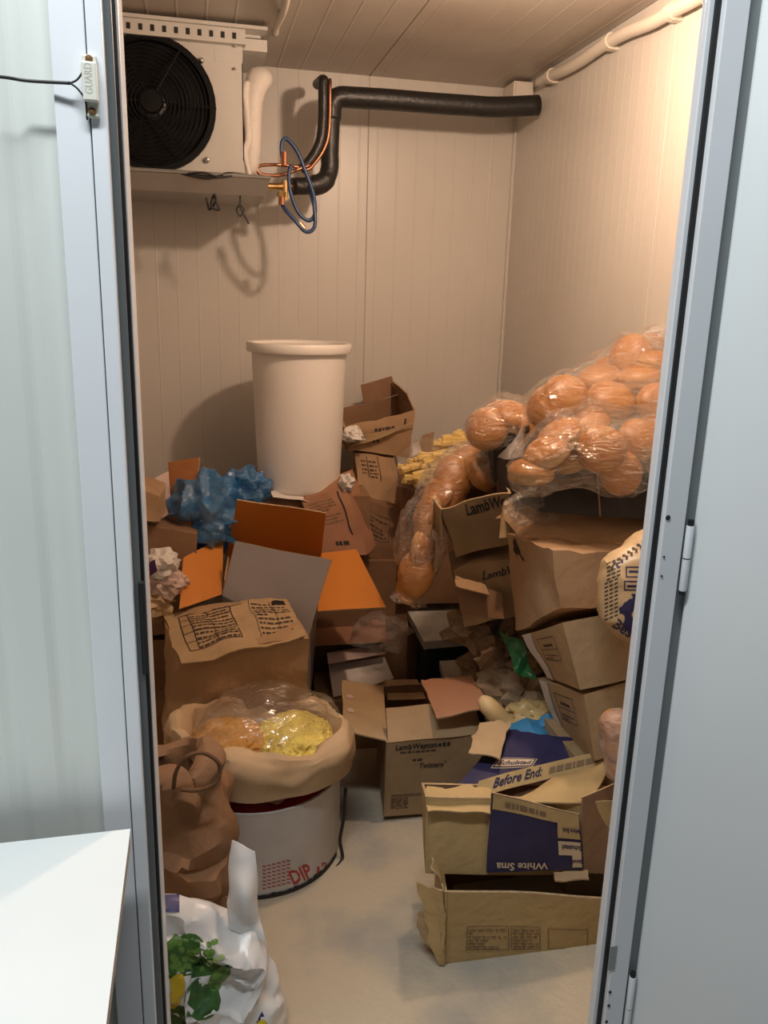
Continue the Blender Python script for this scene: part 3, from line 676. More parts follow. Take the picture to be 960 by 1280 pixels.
fl = Sheet([(728, 1090, 1.545), (790, 1092, 1.545), (795, 968, 1.56), (727, 998, 1.536)], amp=.004, seed=14)
sheet_part(c2.t, 'side_flap_or_gap', fl, BROWN, BROWN, CORR, 6, 8)  # dark brown sheet stands in for the shaded carton interior
fl = Sheet([(695, 1101, 1.50), (735, 1097, 1.52), (735, 1086, 1.545), (692, 1092, 1.54)], amp=.006, freq=16, seed=15, tear=.008)
sheet_part(c2.t, 'torn_scrap', fl, KRAFT2, TAN, CORR, 5, 4)
# navy torn panel standing behind it
nv = thing('torn_navy_panel', 'crumpled navy printed cardboard panel with a small oval name plate', 'cardboard', at(660, 960, 1.74))
fl = Sheet([(575, 980, 1.70), (700, 978, 1.69), (722, 921, 1.80), (630, 909, 1.86)], amp=.010, freq=8, seed=21, tear=.006, curl=-.01)
o = sheet_part(nv, 'panel', fl, NAVY, TAN, CORR, 12, 8)
W, H = fl.W, fl.H
Ink().bar(.045, .058, .150, .096).on(o, 'name_plate', fl, W, H, INKW, .0035)
Ink().bar(.0475, .0605, .1475, .0935).on(o, 'name_plate_field', fl, W, H, NAVY, .0045)
Ink().bar(.051, .064, .144, .090).on(o, 'name_plate_band', fl, W, H, INKW, .0052)
Ink().text('Schulstad', .056, .069, .016, width=.083).on(o, 'lettering', fl, W, H, NAVY, .006)
fl = Sheet([(690, 975, 1.695), (790, 945, 1.70), (775, 913, 1.80), (690, 928, 1.82)], amp=.010, freq=9, seed=22, tear=.008)
sheet_part(nv, 'panel', fl, NAVY, TAN, CORR, 9, 7)
fl = Sheet([(592, 998, 1.66), (775, 952, 1.66), (775, 932, 1.68), (600, 976, 1.68)], amp=.006, freq=8, seed=23)
o = sheet_part(nv, 'tan_strip', fl, TAN, TAN, CORR, 14, 4)
W, H = fl.W, fl.H
Ink().text('Before End:', .045, .014, .024, width=.125).on(o, 'lettering', fl, W, H, NAVY, .004)
Ink().rows(.19, .014, .35, .036, 1, 5, .7).on(o, 'faint_print', fl, W, H, INKF, .004)
fl = Sheet([(588, 943, 1.74), (625, 947, 1.73), (640, 904, 1.84), (600, 904, 1.86)], amp=.012, freq=12, seed=24, tear=.012)
sheet_part(nv, 'torn_corner', fl, KRAFT2, TAN, CORR, 7, 6)
sheet_thing('blue_plastic_sheet', 'bright blue plastic sheet tucked behind the navy panel', 'plastic', Sheet([(632, 952, 1.85), (738, 922, 1.84), (716, 889, 1.92), (634, 899, 1.94)], amp=.02, freq=9, seed=31, cr=.02, cfreq=14), mat('blue_sheet_plastic', (.05, .24, .46), .3), nu=16, nv=10, th=.001)

# ================================================================ open carton in the middle of the floor
F = [(478, 1021, 2.10), (606, 1014, 2.10), (604, 918, 2.08), (484, 928, 2.08)]
DT = D(F[3], (476, 858, 2.40))
c3 = Carton('open brown carton with raised flaps standing in the middle of the floor', F, V(DT.x, DT.y, 0), DT, KRAFT3, BROWN, amp=.006, seed=5, open_top=True)
W, H = c3.size('front')
c3.ink('front', lambda k, W, H: k.text('LambWeston', .028, H-.030, .020, width=.135, shear=.1).bar(.168, H-.029, .178, H-.018).bar(.182, H-.029, .192, H-.016).bar(.196, H-.029, .206, H-.016), INK)
c3.ink('front', lambda k, W, H: k.rows(.045, H-.043, .16, H-.036, 1, 6, .8).rows(.085, H-.074, .12, H-.066, 1, 7, .9).text('Twisters', .105, H-.102, .019, width=.078, shear=.25).disc(.19, H-.084, .003).rows(.02, .028, .075, .070, 6, 4).bar(.02, .078, .13, .080).bar(.02, .072, .13, .0735), INKB)
c3.ink('left', lambda k, W, H: k.bar(.05, .12, .20, .126), INK)
c3.flap('left', .135, 78, KRAFT2, KRAFT2, seed=41, amp=.006)
o, sh = c3.last
for q in (.35, .62): Ink().disc(sh.W*q, sh.H*.82, .012).on(o, 'pale_mark', sh, sh.W, sh.H, PINKB, -.0045)
sheet_part(c3.t, 'flap', Sheet([(484, 876, 2.37), (532, 874, 2.37), (522, 850, 2.45), (481, 850, 2.45)], amp=.004, seed=42), KRAFT2, KRAFT, CORR, 8, 6, .005)
sheet_part(c3.t, 'flap', Sheet([(545, 898, 2.06), (614, 886, 2.04), (590, 846, 2.20), (528, 852, 2.22)], amp=.012, seed=43, freq=9, tear=.007), REDB, REDB, CORR, 12, 9, .005, label='reddish flap tilted over the opening')
c3.flap('front', .10, -42, KRAFT2, KRAFT2, seed=44, u1=.99)

# ================================================================ right stack of sealed cartons
LB = lambda k, W, H: k.frame(W*.30, H*.44, W*.72, H*.86, .0022).bar(W*.30, H*.64, W*.72, H*.652).bar(W*.40, H*.70, W*.62, H*.74).rows(W*.34, H*.47, W*.68, H*.58, 2, 3)
def corner_box(label, tl, bl, tr, br, ltop, lbot, m, seed, amp=.007, ink=None, **k):
    c = Carton(label, [bl, br, tr, tl], D(bl, lbot), D(tl, ltop), m, amp=amp, seed=seed, **k)
    if ink: c.ink('left', ink, INKB)
    return c
SG = 'sealed cartons stacked along the right wall'
big = corner_box('large dented brown carton with a torn hole, on top of the right stack', (694, 694, 1.70), (699, 764, 1.70), (850, 690, 1.80), (850, 742, 1.80), (637, 664, 2.0), (643, 788, 1.98), KRAFT, 11, .012, cr=.01, group=SG)
part(big.body, 'hole', MB().grid(lambda u, v: big.face('left', .16+.16*u*(1-.5*v)+.02*math.sin(9*v), .78+.16*v+.05*math.sin(u*5), .002), 4, 4), BLACKC)
big.ink('front', lambda k, W, H: k.frame(W*.30, H*.34, W*.36, H*.52, .004).bar(W*.31, H*.36, W*.35, H*.5).rows(W*.38, H*.36, W*.47, H*.5, 2, 5), INKF)
topb = Carton('crushed brown carton behind the large dented carton on the right stack', [(655, 668, 1.95), (835, 688, 1.83), (835, 640, 1.92), (668, 632, 2.02)], V(-.02, .30, .0), V(.0, .26, -.02), KRAFT, amp=.012, seed=14, cr=.014)
b2 = corner_box('tan sealed carton with a printed label, middle of the right stack', (704, 779, 1.64), (725, 861, 1.64), (850, 748, 1.74), (850, 832, 1.74), (652, 794, 1.90), (684, 846, 1.88), KRAFT2, 12, .006, LB, group=SG)
part(b2.body, 'white_tape', MB().grid(lambda u, v: b2.face('left', .02+.20*u+.03*math.sin(7*v), .0+1.0*v, .002), 3, 10), WPAPER, smooth=180)
b3 = corner_box('tan sealed carton at the bottom of the right stack beneath the other label', (729, 868, 1.65), (742, 950, 1.65), (850, 836, 1.74), (850, 922, 1.74), (672, 848, 1.93), (704, 925, 1.90), KRAFT2, 13, .006, LB, group=SG)
part(b3.body, 'white_tape', MB().grid(lambda u, v: b3.face('left', .02+.18*u+.03*math.sin(6*v+1), v, .002), 3, 10), WPAPER, smooth=180)
q = P((742, 950, 1.65)); 
b4 = Carton('brown carton on the floor carrying the right stack', [V(.93, 1.70, 0), V(1.26, 1.62, 0), V(1.26, 1.62, q.z-.03), V(.93, 1.70, q.z-.03)], V(.0, .36, 0), m=KRAFT3, amp=.004, seed=19)
# ================================================================ loaf-side carton pile, middle right
lwu = Carton('dented kraft carton with script lettering along its upper edge', [(572, 694, 2.25), (652, 672, 2.12), (640, 618, 2.10), (552, 638, 2.22)], V(.06, .30, 0), V(.02, .26, .03), KRAFT3, BROWN, amp=.010, seed=32, open_top=True, cr=.012)
lwu.ink('front', lambda k, W, H: k.text('LambWes', W*.34, H-.036, .030, width=W*.62, shear=.1), INK)
lwu.flap('left', .10, 160, KRAFT3, KRAFT3, seed=61)
sh = Sheet([(625, 672, 2.08), (648, 668, 2.06), (642, 618, 2.12), (628, 618, 2.14)], amp=.012, freq=12, seed=62, bulge=.02)
sheet_part(lwu.t, 'curled_flap', sh, KRAFT2, KRAFT2, CORR, 6, 8)
lwl = Carton('crushed kraft carton under the lettered one, its end torn open', [(586, 782, 2.24), (660, 770, 2.10), (650, 700, 2.10), (566, 712, 2.26)], V(.06, .28, 0), V(.06, .28, .02), KRAFT3, BROWN, amp=.014, seed=33, cr=.014, open_top=False)
lwl.ink('front', lambda k, W, H: k.text('LambW', W*.44, H*.72, .030, width=W*.50, shear=.1, rot=3), INK)
sh = Sheet([(575, 768, 2.16), (632, 775, 2.08), (628, 742, 2.12), (568, 722, 2.20)], amp=.008, seed=64)
sheet_part(lwl.t, 'end_flap_or_gap', sh, BROWN, BROWN, CORR, 7, 6)  # dark sheet painted in for the shaded inside of the torn end
sh = Sheet([(570, 734, 2.16), (612, 744, 2.10), (606, 732, 2.16), (569, 720, 2.21)], amp=.006, seed=65, tear=.006)
sheet_part(lwl.t, 'end_flap_or_gap', sh, KRAFT, KRAFT, CORR, 7, 4)
q1 = lwl.raw(.5, .5, 0).z
c9 = Carton('brown carton on the floor below the crushed lettered cartons', [V(.90, 2.30, 0), V(1.24, 2.20, 0), V(1.24, 2.20, q1-.04), V(.90, 2.30, q1-.04)], V(.08, .34, 0), m=BROWN, amp=.006, seed=39)

# ================================================================ print cast onto curved surfaces
from mathutils.bvhtree import BVHTree
class PxArt(Ink):
    """artwork drawn as seen, laid on the surface of a mesh part as a thin layer of print"""
    def blob(s, x, y, rx, ry, n=12, rings=3, rot=0, wob=.12, seed=0):
        rnd = random.Random(seed); w_ = [1+rnd.uniform(-wob, wob) for _ in range(n)]; o = len(s.v); c, sn = math.cos(R(rot)), math.sin(R(rot))
        s.v.append((x, y))
        for r in range(1, rings+1):
            for k in range(n):
                a = 2*math.pi*k/n; dx, dy = rx*w_[k]*r/rings*math.cos(a), ry*w_[k]*r/rings*math.sin(a); s.v.append((x+dx*c-dy*sn, y+dx*sn+dy*c))
        for k in range(n): s.f.append((o, o+1+k, o+1+(k+1) % n))
        for r in range(rings-1):
            for k in range(n):
                a = o+1+r*n; s.f.append((a+k, a+n+k, a+n+(k+1) % n, a+(k+1) % n))
        return s
    def lay(s, host, par, name, m, off=.0012):
        mw = Matrix.Identity(4); p = host; L = Vector()
        while p: L += p.location; p = p.parent
        vs = [v.co+L for v in host.data.vertices]; bv = BVHTree.FromPolygons(vs, [tuple(f.vertices) for f in host.data.polygons])
        pts = []
        for x, y in s.v:
            d = (at(x, y, 1.0)-CAM).normalized(); h = bv.ray_cast(CAM, d)
            if h[0] is None: pts.append(None); continue
            n = h[1] if h[1].dot(d) < 0 else -h[1]; pts.append(h[0]+n*off)
        idx = {}; mb = MB()
        for f in s.f:
            if any(pts[i] is None for i in f): continue
            q = [pts[i] for i in f]
            if max((a-b).length for a in q for b in q) > .12: continue
            for i in f:
                if i not in idx: idx[i] = len(mb.v); mb.v.append(pts[i])
            mb.f.append(tuple(idx[i] for i in f))
        if mb.f: return part(par, name, mb, m)
def pxtext(a, txt, x, y, h, width, rot=0):
    """text in picture pixels; y grows downward"""
    V_, F_ = glyphs(txt, True); w_ = max(v[0] for v in V_); o = len(a.v); c, sn = math.cos(R(rot)), math.sin(R(rot))
    for p, q in V_:
        p, q = p*width/w_, -q*h/.72; a.v.append((x+p*c-q*sn, y+p*sn+q*c))
    a.f += [tuple(i+o for i in f) for f in F_]; return a

# ================================================================ blobs, bags, buns
def ico(sub):
    bm = bmesh.new(); bmesh.ops.create_icosphere(bm, subdivisions=sub, radius=1); vs = [v.co.copy() for v in bm.verts]; fs = [tuple(v.index for v in f.verts) for f in bm.faces]; bm.free(); return vs, fs
ICO = {k: ico(k) for k in (3, 4, 5)}
def blob(c, r, seed=1, amp=.15, freq=1.6, cr=.25, cf=2.5, sub=4, rot=0, flat=None, minz=None, sgn=1):
    vs, fs = ICO[sub]; mb = MB(); m = Matrix.Rotation(R(rot), 3, 'Z'); c = Vector(c); out = []
    for v in vs:
        k = 1+amp*noise.noise(v*freq+Vector((seed*3.1, seed, 0)))
        if cr: k -= cr*(abs(noise.noise(v*cf+Vector((seed, seed*2.3, 4))))*1.5-.4)*sgn+cr*.35*(abs(noise.noise(v*cf*2.1+Vector((seed, 9, seed*1.3))))*1.5-.4)*sgn
        p = m @ Vector((v.x*r[0]*k, v.y*r[1]*k, v.z*r[2]*k))
        if flat is not None and p.z < -r[2]*flat: p.z = -r[2]*flat+.15*(p.z+r[2]*flat)
        p = p+c
        if minz is not None: p.z = max(p.z, minz)
        out.append(p)
    return mb.add(out, fs)
def crown_prof(r, h): return [(r*.97, 0), (r*1.0, h*.14), (r*.97, h*.34), (r*.86, h*.6), (r*.66, h*.82), (r*.38, h*.96), (r*.01, h)]
BR_, BH_ = .061, .034
_b = MB().lathe(crown_prof(BR_, BH_), 20); BUNC = mkmesh('crown', _b, BUN_T, smooth=50)
_b = MB().lathe([(BR_*.80, -.022), (BR_*.92, -.018), (BR_*.985, -.009), (BR_*.95, 0)], 20); BUNH = mkmesh('heel', _b, BUN_B, smooth=50)
_b = MB().lathe([(BR_*.955, -.003), (BR_*1.01, .001), (BR_*.97, .004)], 20); BUNS = mkmesh('seam', _b, BUN_B, smooth=180)
BUNP = {}
def bun(px, py, Y, n, sc, group, label, stretch=1):
    p = at(px, py, Y); n = Vector(n).normalized()
    o = thing('bread_bun', label, 'bun', p, group); o.rotation_euler = n.to_track_quat('Z', 'Y').to_euler(); o.scale = (sc, sc*stretch, sc)
    for nm, me in (('crown', BUNC), ('heel', BUNH)):
        c = bpy.data.objects.new(nm, me); COL.objects.link(c); c.parent = o
    BUNP.setdefault(group, []).append((p, .064*sc)); return o
def wrap(name, label, cat, balls, m, pull=.5, gap=.006, amp=.006, freq=22, seed=1, cr=.006, group=None, sub=.028, extra=()):
    """film stretched round a set of balls"""
    bm = bmesh.new(); vs, _ = ICO[3]
    for c, r in balls:
        for v in vs[::3]: bm.verts.new(c+v*(r+gap))
    for e in extra: bm.verts.new(e)
    h = bmesh.ops.convex_hull(bm, input=bm.verts); bmesh.ops.delete(bm, geom=[v for v in bm.verts if not v.link_faces], context='VERTS')
    for _ in range(5):
        es = [e for e in bm.edges if e.calc_length() > sub]
        if not es: break
        bmesh.ops.subdivide_edges(bm, edges=es, cuts=1, use_grid_fill=False); bmesh.ops.triangulate(bm, faces=bm.faces)
    for _ in range(3):
        for v in bm.verts:
            d, c = min((((v.co-b[0]).length-b[1]), i) for i, b in enumerate(balls))
            b = balls[c]; k = (d-gap)*pull
            if k > 0: v.co += (b[0]-v.co).normalized()*min(k, .03)
        bmesh.ops.smooth_vert(bm, verts=bm.verts, factor=.4, use_axis_x=True, use_axis_y=True, use_axis_z=True)
    for v in bm.verts: v.co += nz(v.co, amp, freq, seed)+crease(v.co, cr, freq*1.5, seed)
    bmesh.ops.recalc_face_normals(bm, faces=bm.faces)
    mb = MB(); mb.v = [v.co.copy() for v in bm.verts]; bm.verts.index_update(); mb.f = [tuple(v.index for v in f.verts) for f in bm.faces]; bm.free()
    return solo(name, mb, m, label, cat, group, smooth=60)

# ---- clear bags of buns on the right stack
crate = Carton('black plastic crate under the bags of buns', [(676, 640, 1.93), (850, 652, 1.84), (850, 592, 1.86), (672, 592, 1.98)], V(-.02, .26, 0), m=BLACKC, amp=.002, seed=4, name='crate', cat='crate')
part(crate.body, 'seam', MB().grid(lambda u, v: crate.face('front', .42+.012*u, v, .002), 1, 4), KRAFT3)
ga, la = 'buns in the lower clear bag', iter(['round bun facing forward in the middle of the lower clear bag', 'bun at the right end of the lower clear bag beside the frame', 'lowest bun sagging at the bottom of the lower clear bag', 'upper edge-on bun in the left half of the lower clear bag', 'middle edge-on bun in the left half of the lower clear bag', 'bottom left bun lying flat in the lower clear bag', 'edge-on bun just left of the forward-facing bun in the lower bag', 'bun along the top edge of the lower clear bag', 'low bun of the lower clear bag behind the door frame', 'high bun of the lower clear bag behind the door frame'])
for q in ((752, 562, 1.84, (-.35, -.85, .35), 1.0), (801, 549, 1.88, (.05, -.7, .7), 1.0), (777, 592, 1.83, (.1, -.9, .12), .95), (700, 546, 1.92, (-.6, -.08, .8), 1.05),
          (683, 566, 1.90, (-.55, -.05, .83), 1.05), (664, 590, 1.90, (-.1, -.05, 1), 1.0), (718, 568, 1.92, (-.6, -.05, .8), 1.05), (735, 528, 1.98, (-.2, -.4, .9), 1.0), (835, 585, 1.86, (.2, -.8, .5), .95), (830, 530, 1.95, (.1, -.3, .9), 1)):
    bun(*q, ga, next(la))
wrap('clear_bag', 'clear plastic bag of buns hanging over the black crate', 'bag', BUNP[ga], CLEAR, seed=3, pull=.35, group='clear bags of buns on the right stack')
gb, lb = 'buns in the upper clear bag', iter(['large bun facing forward at the left of the upper clear bag', 'leftmost bun of the upper clear bag, half behind its neighbour', 'wide bun at the centre of the upper clear bag', 'bun just above the wide centre bun in the upper bag', 'flat edge-on bun right of centre in the upper bag', 'tilted bun at the top left of the upper bag', 'flat edge-on bun near the frame high in the upper bag', 'topmost bun of the upper bag', 'bun touching the door frame low in the upper bag', 'bun half hidden at the back of the upper bag', 'edge-on bun along the lower edge of the upper bag', 'bun of the upper bag hidden by the door frame'])
for q in ((706, 494, 2.02, (-.25, -.72, .62), 1.0), (683, 508, 2.04, (-.75, -.3, .3), 1.0), (764, 500, 2.02, (-.05, -.5, .85), 1.1), (748, 474, 2.12, (-.3, -.15, .95), 1.05), (800, 474, 2.06, (-.1, -.05, 1), 1.05),
          (788, 444, 2.14, (-.75, -.4, .4), 1.05), (822, 455, 2.08, (.1, -.12, 1), 1.05), (818, 434, 2.16, (.1, -.3, .9), 1.0), (822, 505, 1.98, (.0, -.8, .5), 1.0), (768, 462, 2.2, (0, -.3, .9), 1), (727, 510, 2.06, (-.5, -.05, .85), 1.0), (850, 475, 2.1, (.2, -.5, .8), 1)):
    bun(*q, gb, next(lb))
wrap('clear_bag', 'clear plastic bag of buns topmost on the right stack, tied ends up', 'bag', BUNP[gb], CLEAR, seed=5, pull=.4, group='clear bags of buns on the right stack', extra=[at(668, 488, 2.03)])
sh = Sheet([(800, 436, 2.1), (835, 436, 2.1), (838, 408, 2.12), (815, 406, 2.12)], amp=.02, freq=20, seed=3, cr=.01, cfreq=40)
sheet_thing('bag_end', 'loose twisted end of clear film sticking up above the top buns', 'film', sh, CLEAR2, nu=10, nv=10, th=.0006)
gc, lc = 'buns in the small clear bag', iter(['big dark bun at the left tip of the small clear bag', 'dark bun right behind the tip bun in the small clear bag', 'dark bun at the back of the small clear bag', 'dark bun at the right of the small clear bag above the white label'])
for q in ((609, 536, 2.2, (-.55, -.75, .35), 1.05), (641, 521, 2.2, (.1, -.5, .85), 1.0), (628, 518, 2.28, (-.3, -.3, .9), 1), (662, 530, 2.18, (.2, -.6, .6), 1)):
    bun(*q, gc, next(lc))
wrap('clear_bag', 'small clear bag of two dark buns at the left end of the stack', 'bag', BUNP[gc], CLEAR, seed=7, pull=.4, group='clear bags of buns on the right stack')
cx2 = Carton('black box with a torn white label below the small bag of buns', [(618, 603, 2.24), (662, 603, 2.12), (662, 532, 2.12), (616, 545, 2.24)], V(.06, .26, 0), m=BLACKC, amp=.003, seed=8)
sheet_part(cx2.t, 'torn_label', Sheet([(623, 572, 2.20), (652, 570, 2.09), (655, 528, 2.10), (645, 545, 2.13)], amp=.012, freq=14, seed=4, tear=.006), WPAPER, nu=8, nv=8, th=.001)
# ---- bag of rolls sliding down the middle
gd, ld = 'rolls in the long sagging clear bag', iter(['topmost roll of the long sagging bag', 'roll at the upper right of the long sagging bag', 'third roll down in the long sagging bag', 'fourth roll down on the outer side of the long sagging bag', 'fifth roll down on the outer side of the long sagging bag', 'small roll at the narrow waist of the long sagging bag', 'roll on the inner side in the upper half of the long bag', 'slim upright roll below the waist of the long bag', 'big roll near the bottom of the long sagging bag', 'lowest small roll in the tip of the long bag'])
for q in ((585, 580, 2.42, (-.3, -.5, .8), 1.0), (603, 588, 2.36, (.2, -.7, .7), .95), (566, 598, 2.38, (-.2, -.8, .5), 1.0), (548, 618, 2.36, (-.6, -.5, .6), .9), (534, 640, 2.34, (-.8, -.2, .4), .85), (530, 660, 2.33, (-.9, -.1, .2), .7), (560, 625, 2.36, (-.6, -.6, .5), .95),
          (529, 690, 2.31, (.7, -.7, .1), .9), (520, 718, 2.29, (-.4, -.8, .4), .95), (512, 735, 2.30, (-.2, -.6, .6), .7)):
    bun(*q, gd, next(ld), 1.3)
path = [at(606, 560, 2.46), at(590, 578, 2.42), at(565, 600, 2.38), at(544, 625, 2.36), at(532, 650, 2.34), at(527, 680, 2.32), at(522, 708, 2.30), at(516, 735, 2.30), at(512, 750, 2.30)]
sp_ = smoothpath(path, 5); rr_ = []
for i in range(len(sp_)):
    t = i/(len(sp_)-1); rr_.append(.02+.066*math.sin(math.pi*min(1, t*1.6+.12))**.7 if t < .42 else .035+.048*abs(math.sin((t-.40)*5.2+.6)))
mb = MB().tube(sp_, rr_, 20)
for v in mb.v: v += nz(v, .012, 16, 4)+crease(v, .010, 26, 3)
solo('clear_bag', mb, CLEAR, 'long clear bag of rolls sagging down between the cartons', 'bag', smooth=60)
for i, (x, y, Y, r, lab) in enumerate(((618, 585, 2.34, (.055, .06, .085), 'crumpled clear bag tucked beside the black label box'), (668, 634, 1.99, (.075, .05, .045), 'crumpled clear wrap pressed between carton and black crate'))):
    solo('clear_wrap', blob(at(x, y, Y), r, 5+i, .3, 2, .5, 3, 4), CLEAR2, lab, 'film', smooth=60)
# ---- fries
rnd = random.Random(4); mb = MB(); fc = at(546, 584, 2.80)
for i in range(260):
    a, b_, c_ = rnd.uniform(-1, 1), rnd.uniform(-1, 1), rnd.uniform(-1, 1)
    if a*a+b_*b_+c_*c_ > 1: continue
    mb.obox(fc+V(a*.125, b_*.09, c_*.055+a*.03), (rnd.uniform(.06, .10), .024, .014), (rnd.uniform(-.3, .3), rnd.uniform(-.35, .15), rnd.uniform(-.45, .45)))
for i in range(80):
    mb.obox(at(578, 560, 2.84)+V(rnd.uniform(-.08, .08), rnd.uniform(-.05, .05), rnd.uniform(-.04, .04)), (.09, .020, .014), (rnd.uniform(-.3, .3), rnd.uniform(-.6, .4), rnd.uniform(-1.0, 1.0)))
solo('fries', mb, FRY, 'heap of pale yellow frozen fries behind the sagging roll bag', 'fries', kind='stuff')
solo('clear_bag', blob(fc+V(.03, 0, .0), (.20, .135, .10), 9, .15, 2, .16, 2, 4), film('thin_clear_film', gloss=.10, bscale=20, rough=.05), 'clear bag lying open around the pale yellow fries', 'bag', smooth=60)
s5 = Carton('brown carton carrying the bag of fries', [V(.72, 2.84, .42), V(1.10, 2.80, .42), V(1.10, 2.80, fc.z-.07), V(.72, 2.84, fc.z-.07)], V(.06, .33, 0), m=BROWN, amp=.006, seed=44)
s6 = Carton('dark brown carton on the floor under the fries carton', [V(.84, 2.98, 0), V(1.14, 2.94, 0), V(1.14, 2.94, .41), V(.84, 2.98, .41)], V(.05, .36, 0), m=BROWN, amp=.006, seed=45)
sheet_thing('cardboard_scrap', 'small brown cardboard corner standing behind the fries', 'cardboard', Sheet([(517, 575, 3.1), (540, 585, 3.06), (542, 541, 3.08), (528, 545, 3.1)], amp=.006, seed=6, tear=.004), KRAFT, KRAFT2, CORR)
sheet_thing('white_paper', 'white paper corner between the open carton and the fries', 'paper', Sheet([(514, 572, 2.95), (526, 568, 2.93), (524, 553, 2.95), (516, 556, 2.98)], amp=.01, freq=20, seed=6, tear=.004), WPAPER, th=.001)

# ================================================================ back: bin and cartons behind
bz = at(372, 609, 2.97).z; bc = at(374, 500, 2.97); BX, BY = bc.x, 2.97
r1 = (at(425, 600, 2.97).x-at(323, 600, 2.97).x)/2*.985; zr = at(374, 434, 2.97).z+.01; r2 = (at(437, 440, 2.97).x-at(315, 440, 2.97).x)/2*.965; rim = (at(442, 437, 2.97).x-at(307, 437, 2.97).x)/2*.97
bn = thing('plastic_bin', 'tall cream plastic bin standing on the pile by the back wall', 'bin', (BX, BY, bz))
part(bn, 'body', MB().lathe([(r1*.96, bz), (r1, bz+.008), (r1*1.005, bz+.02), (r2, zr-.03), (r2, zr-.004), (r2*.985, zr-.004), (r1*.975, bz+.02), (.001, bz+.02)], 56, (BX, BY, 0)), BINM, smooth=40)
part(bn, 'rim', MB().lathe([(r2*.985, zr-.004), (r2*.99, zr+.006), (rim*.985, zr+.008), (rim, zr+.002), (rim*1.0, zr-.022), (rim*.985, zr-.026), (r2*1.0, zr-.024)], 56, (BX, BY, 0)), BINM, smooth=50)
s1 = Carton('brown carton directly beneath the cream bin', [V(.10, 2.83, bz*.5), V(.60, 2.82, bz*.5), V(.60, 2.82, bz-.004), V(.10, 2.83, bz-.004)], V(.02, .48, 0), m=BROWN, amp=.002, seed=51)
s2 = Carton('brown carton on the floor under the carton that carries the bin', [V(.10, 2.83, 0), V(.60, 2.82, 0), V(.60, 2.82, bz*.5-.004), V(.10, 2.83, bz*.5-.004)], V(.02, .48, 0), m=BROWN, amp=.003, seed=52)
ob = Carton('open brown carton of rubbish on top of the pile behind the bin', [(434, 562, 3.04), (512, 572, 3.04), (519, 512, 3.02), (431, 534, 3.04)], V(.0, .26, 0), V(.0, .26, .03), KRAFT, BROWN, amp=.008, seed=53, open_top=True, cr=.008)
ob.ink('front', lambda k, W, H: k.rows(W*.42, H*.68, W*.72, H*.80, 1, 4, .8).bar(W*.40, H*.36, W*.44, H*.44).bar(W*.46, H*.36, W*.50, H*.44).bar(W*.85, H*.70, W*.88, H*.88), INKB)
ob.flap('right', .07, -30, BROWN, BROWN, seed=71); ob.flap('back', .08, 5, BROWN, BROWN, seed=72, u0=0, u1=.55); ob.flap('left', .06, 20, BROWN, BROWN, seed=73)
sh = Sheet([(434, 560, 3.02), (470, 550, 3.01), (518, 528, 3.0), (455, 545, 3.01)], amp=.004, seed=5, tear=.004)
sheet_part(ob.t, 'torn_front', sh, KRAFT2, KRAFT, CORR, 8, 5)
solo('paper_wad', blob(at(440, 543, 3.0), (.045, .05, .03), 8, .3, 2, .5, 2, 3, sgn=-.8), WPAPER, 'wad of white paper in the open carton behind the bin', 'paper', smooth=15)
u1_ = Carton('upright brown carton with printed side under the open carton', [(450, 628, 2.98), (508, 634, 2.98), (494, 574, 3.03), (442, 566, 3.05)], V(.02, .24, .0), V(.04, .24, .03), KRAFT, amp=.008, seed=54, cr=.008)
u1_.ink('front', lambda k, W, H: k.bar(W*.30, H*.55, W*.32, H*.95).bar(W*.55, H*.5, W*.57, H*.98).rows(W*.14, H*.62, W*.28, H*.92, 4, 8).rows(W*.34, H*.55, W*.52, H*.92, 5, 9), INKB)
sheet_part(u1_.t, 'side_flap_or_gap', Sheet([(505, 640, 2.96), (522, 618, 2.94), (512, 600, 2.98), (500, 596, 3.0)], amp=.004, seed=7), KRAFT, KRAFT2, CORR)
u2_ = Carton('crushed brown carton leaning below the upright printed one', [(455, 694, 2.90), (500, 712, 2.88), (512, 640, 2.92), (456, 620, 2.94)], V(.03, .26, .0), V(.05, .26, .0), BROWN, amp=.012, seed=55, cr=.014)
u2_.ink('front', lambda k, W, H: k.frame(W*.10, H*.35, W*.62, H*.80, .002).rows(W*.14, H*.4, W*.58, H*.75, 5, 11).bar(W*.05, H*.6, W*.065, H*.98), INKB)
u3_ = Carton('tilted brown carton with printed panel in front of the bin', [(400, 694, 2.74), (457, 694, 2.72), (432, 606, 2.80), (379, 626, 2.81)], V(.06, .10, .0), V(.05, .12, .03), REDB, amp=.008, seed=56, cr=.008)
u3_.ink('front', lambda k, W, H: k.rows(W*.12, H*.50, W*.72, H*.92, 8, 12), INKF)
u3_.ink('front', lambda k, W, H: k.bar(W*.80, H*.30, W*.83, H*.95).rows(W*.40, H*.14, W*.75, H*.22, 1, 3, .8), INK)
z3 = min(u2_.raw(0, 0, 0).z, u3_.raw(0, 0, 0).z)
s3 = Carton('dark brown carton on the floor below the tilted cartons', [V(.61, 2.88, 0), V(.82, 2.86, 0), V(.82, 2.86, z3-.02), V(.61, 2.88, z3-.02)], V(.02, .26, 0), m=BROWN, amp=.004, seed=57)
solo('paper_wad', blob(at(433, 604, 2.80), (.028, .03, .035), 3, .3, 2, .5, 2, 3, sgn=-.8), WPAPER, 'torn white paper poking up beside the tilted printed carton', 'paper', smooth=15)
sheet_thing('white_paper', 'flat white paper lying at the foot of the bin', 'paper', Sheet([(340, 622, 2.80), (395, 628, 2.80), (390, 617, 2.86), (338, 613, 2.86)], amp=.006, freq=14, seed=9, tear=.005), WPAPER, th=.001)

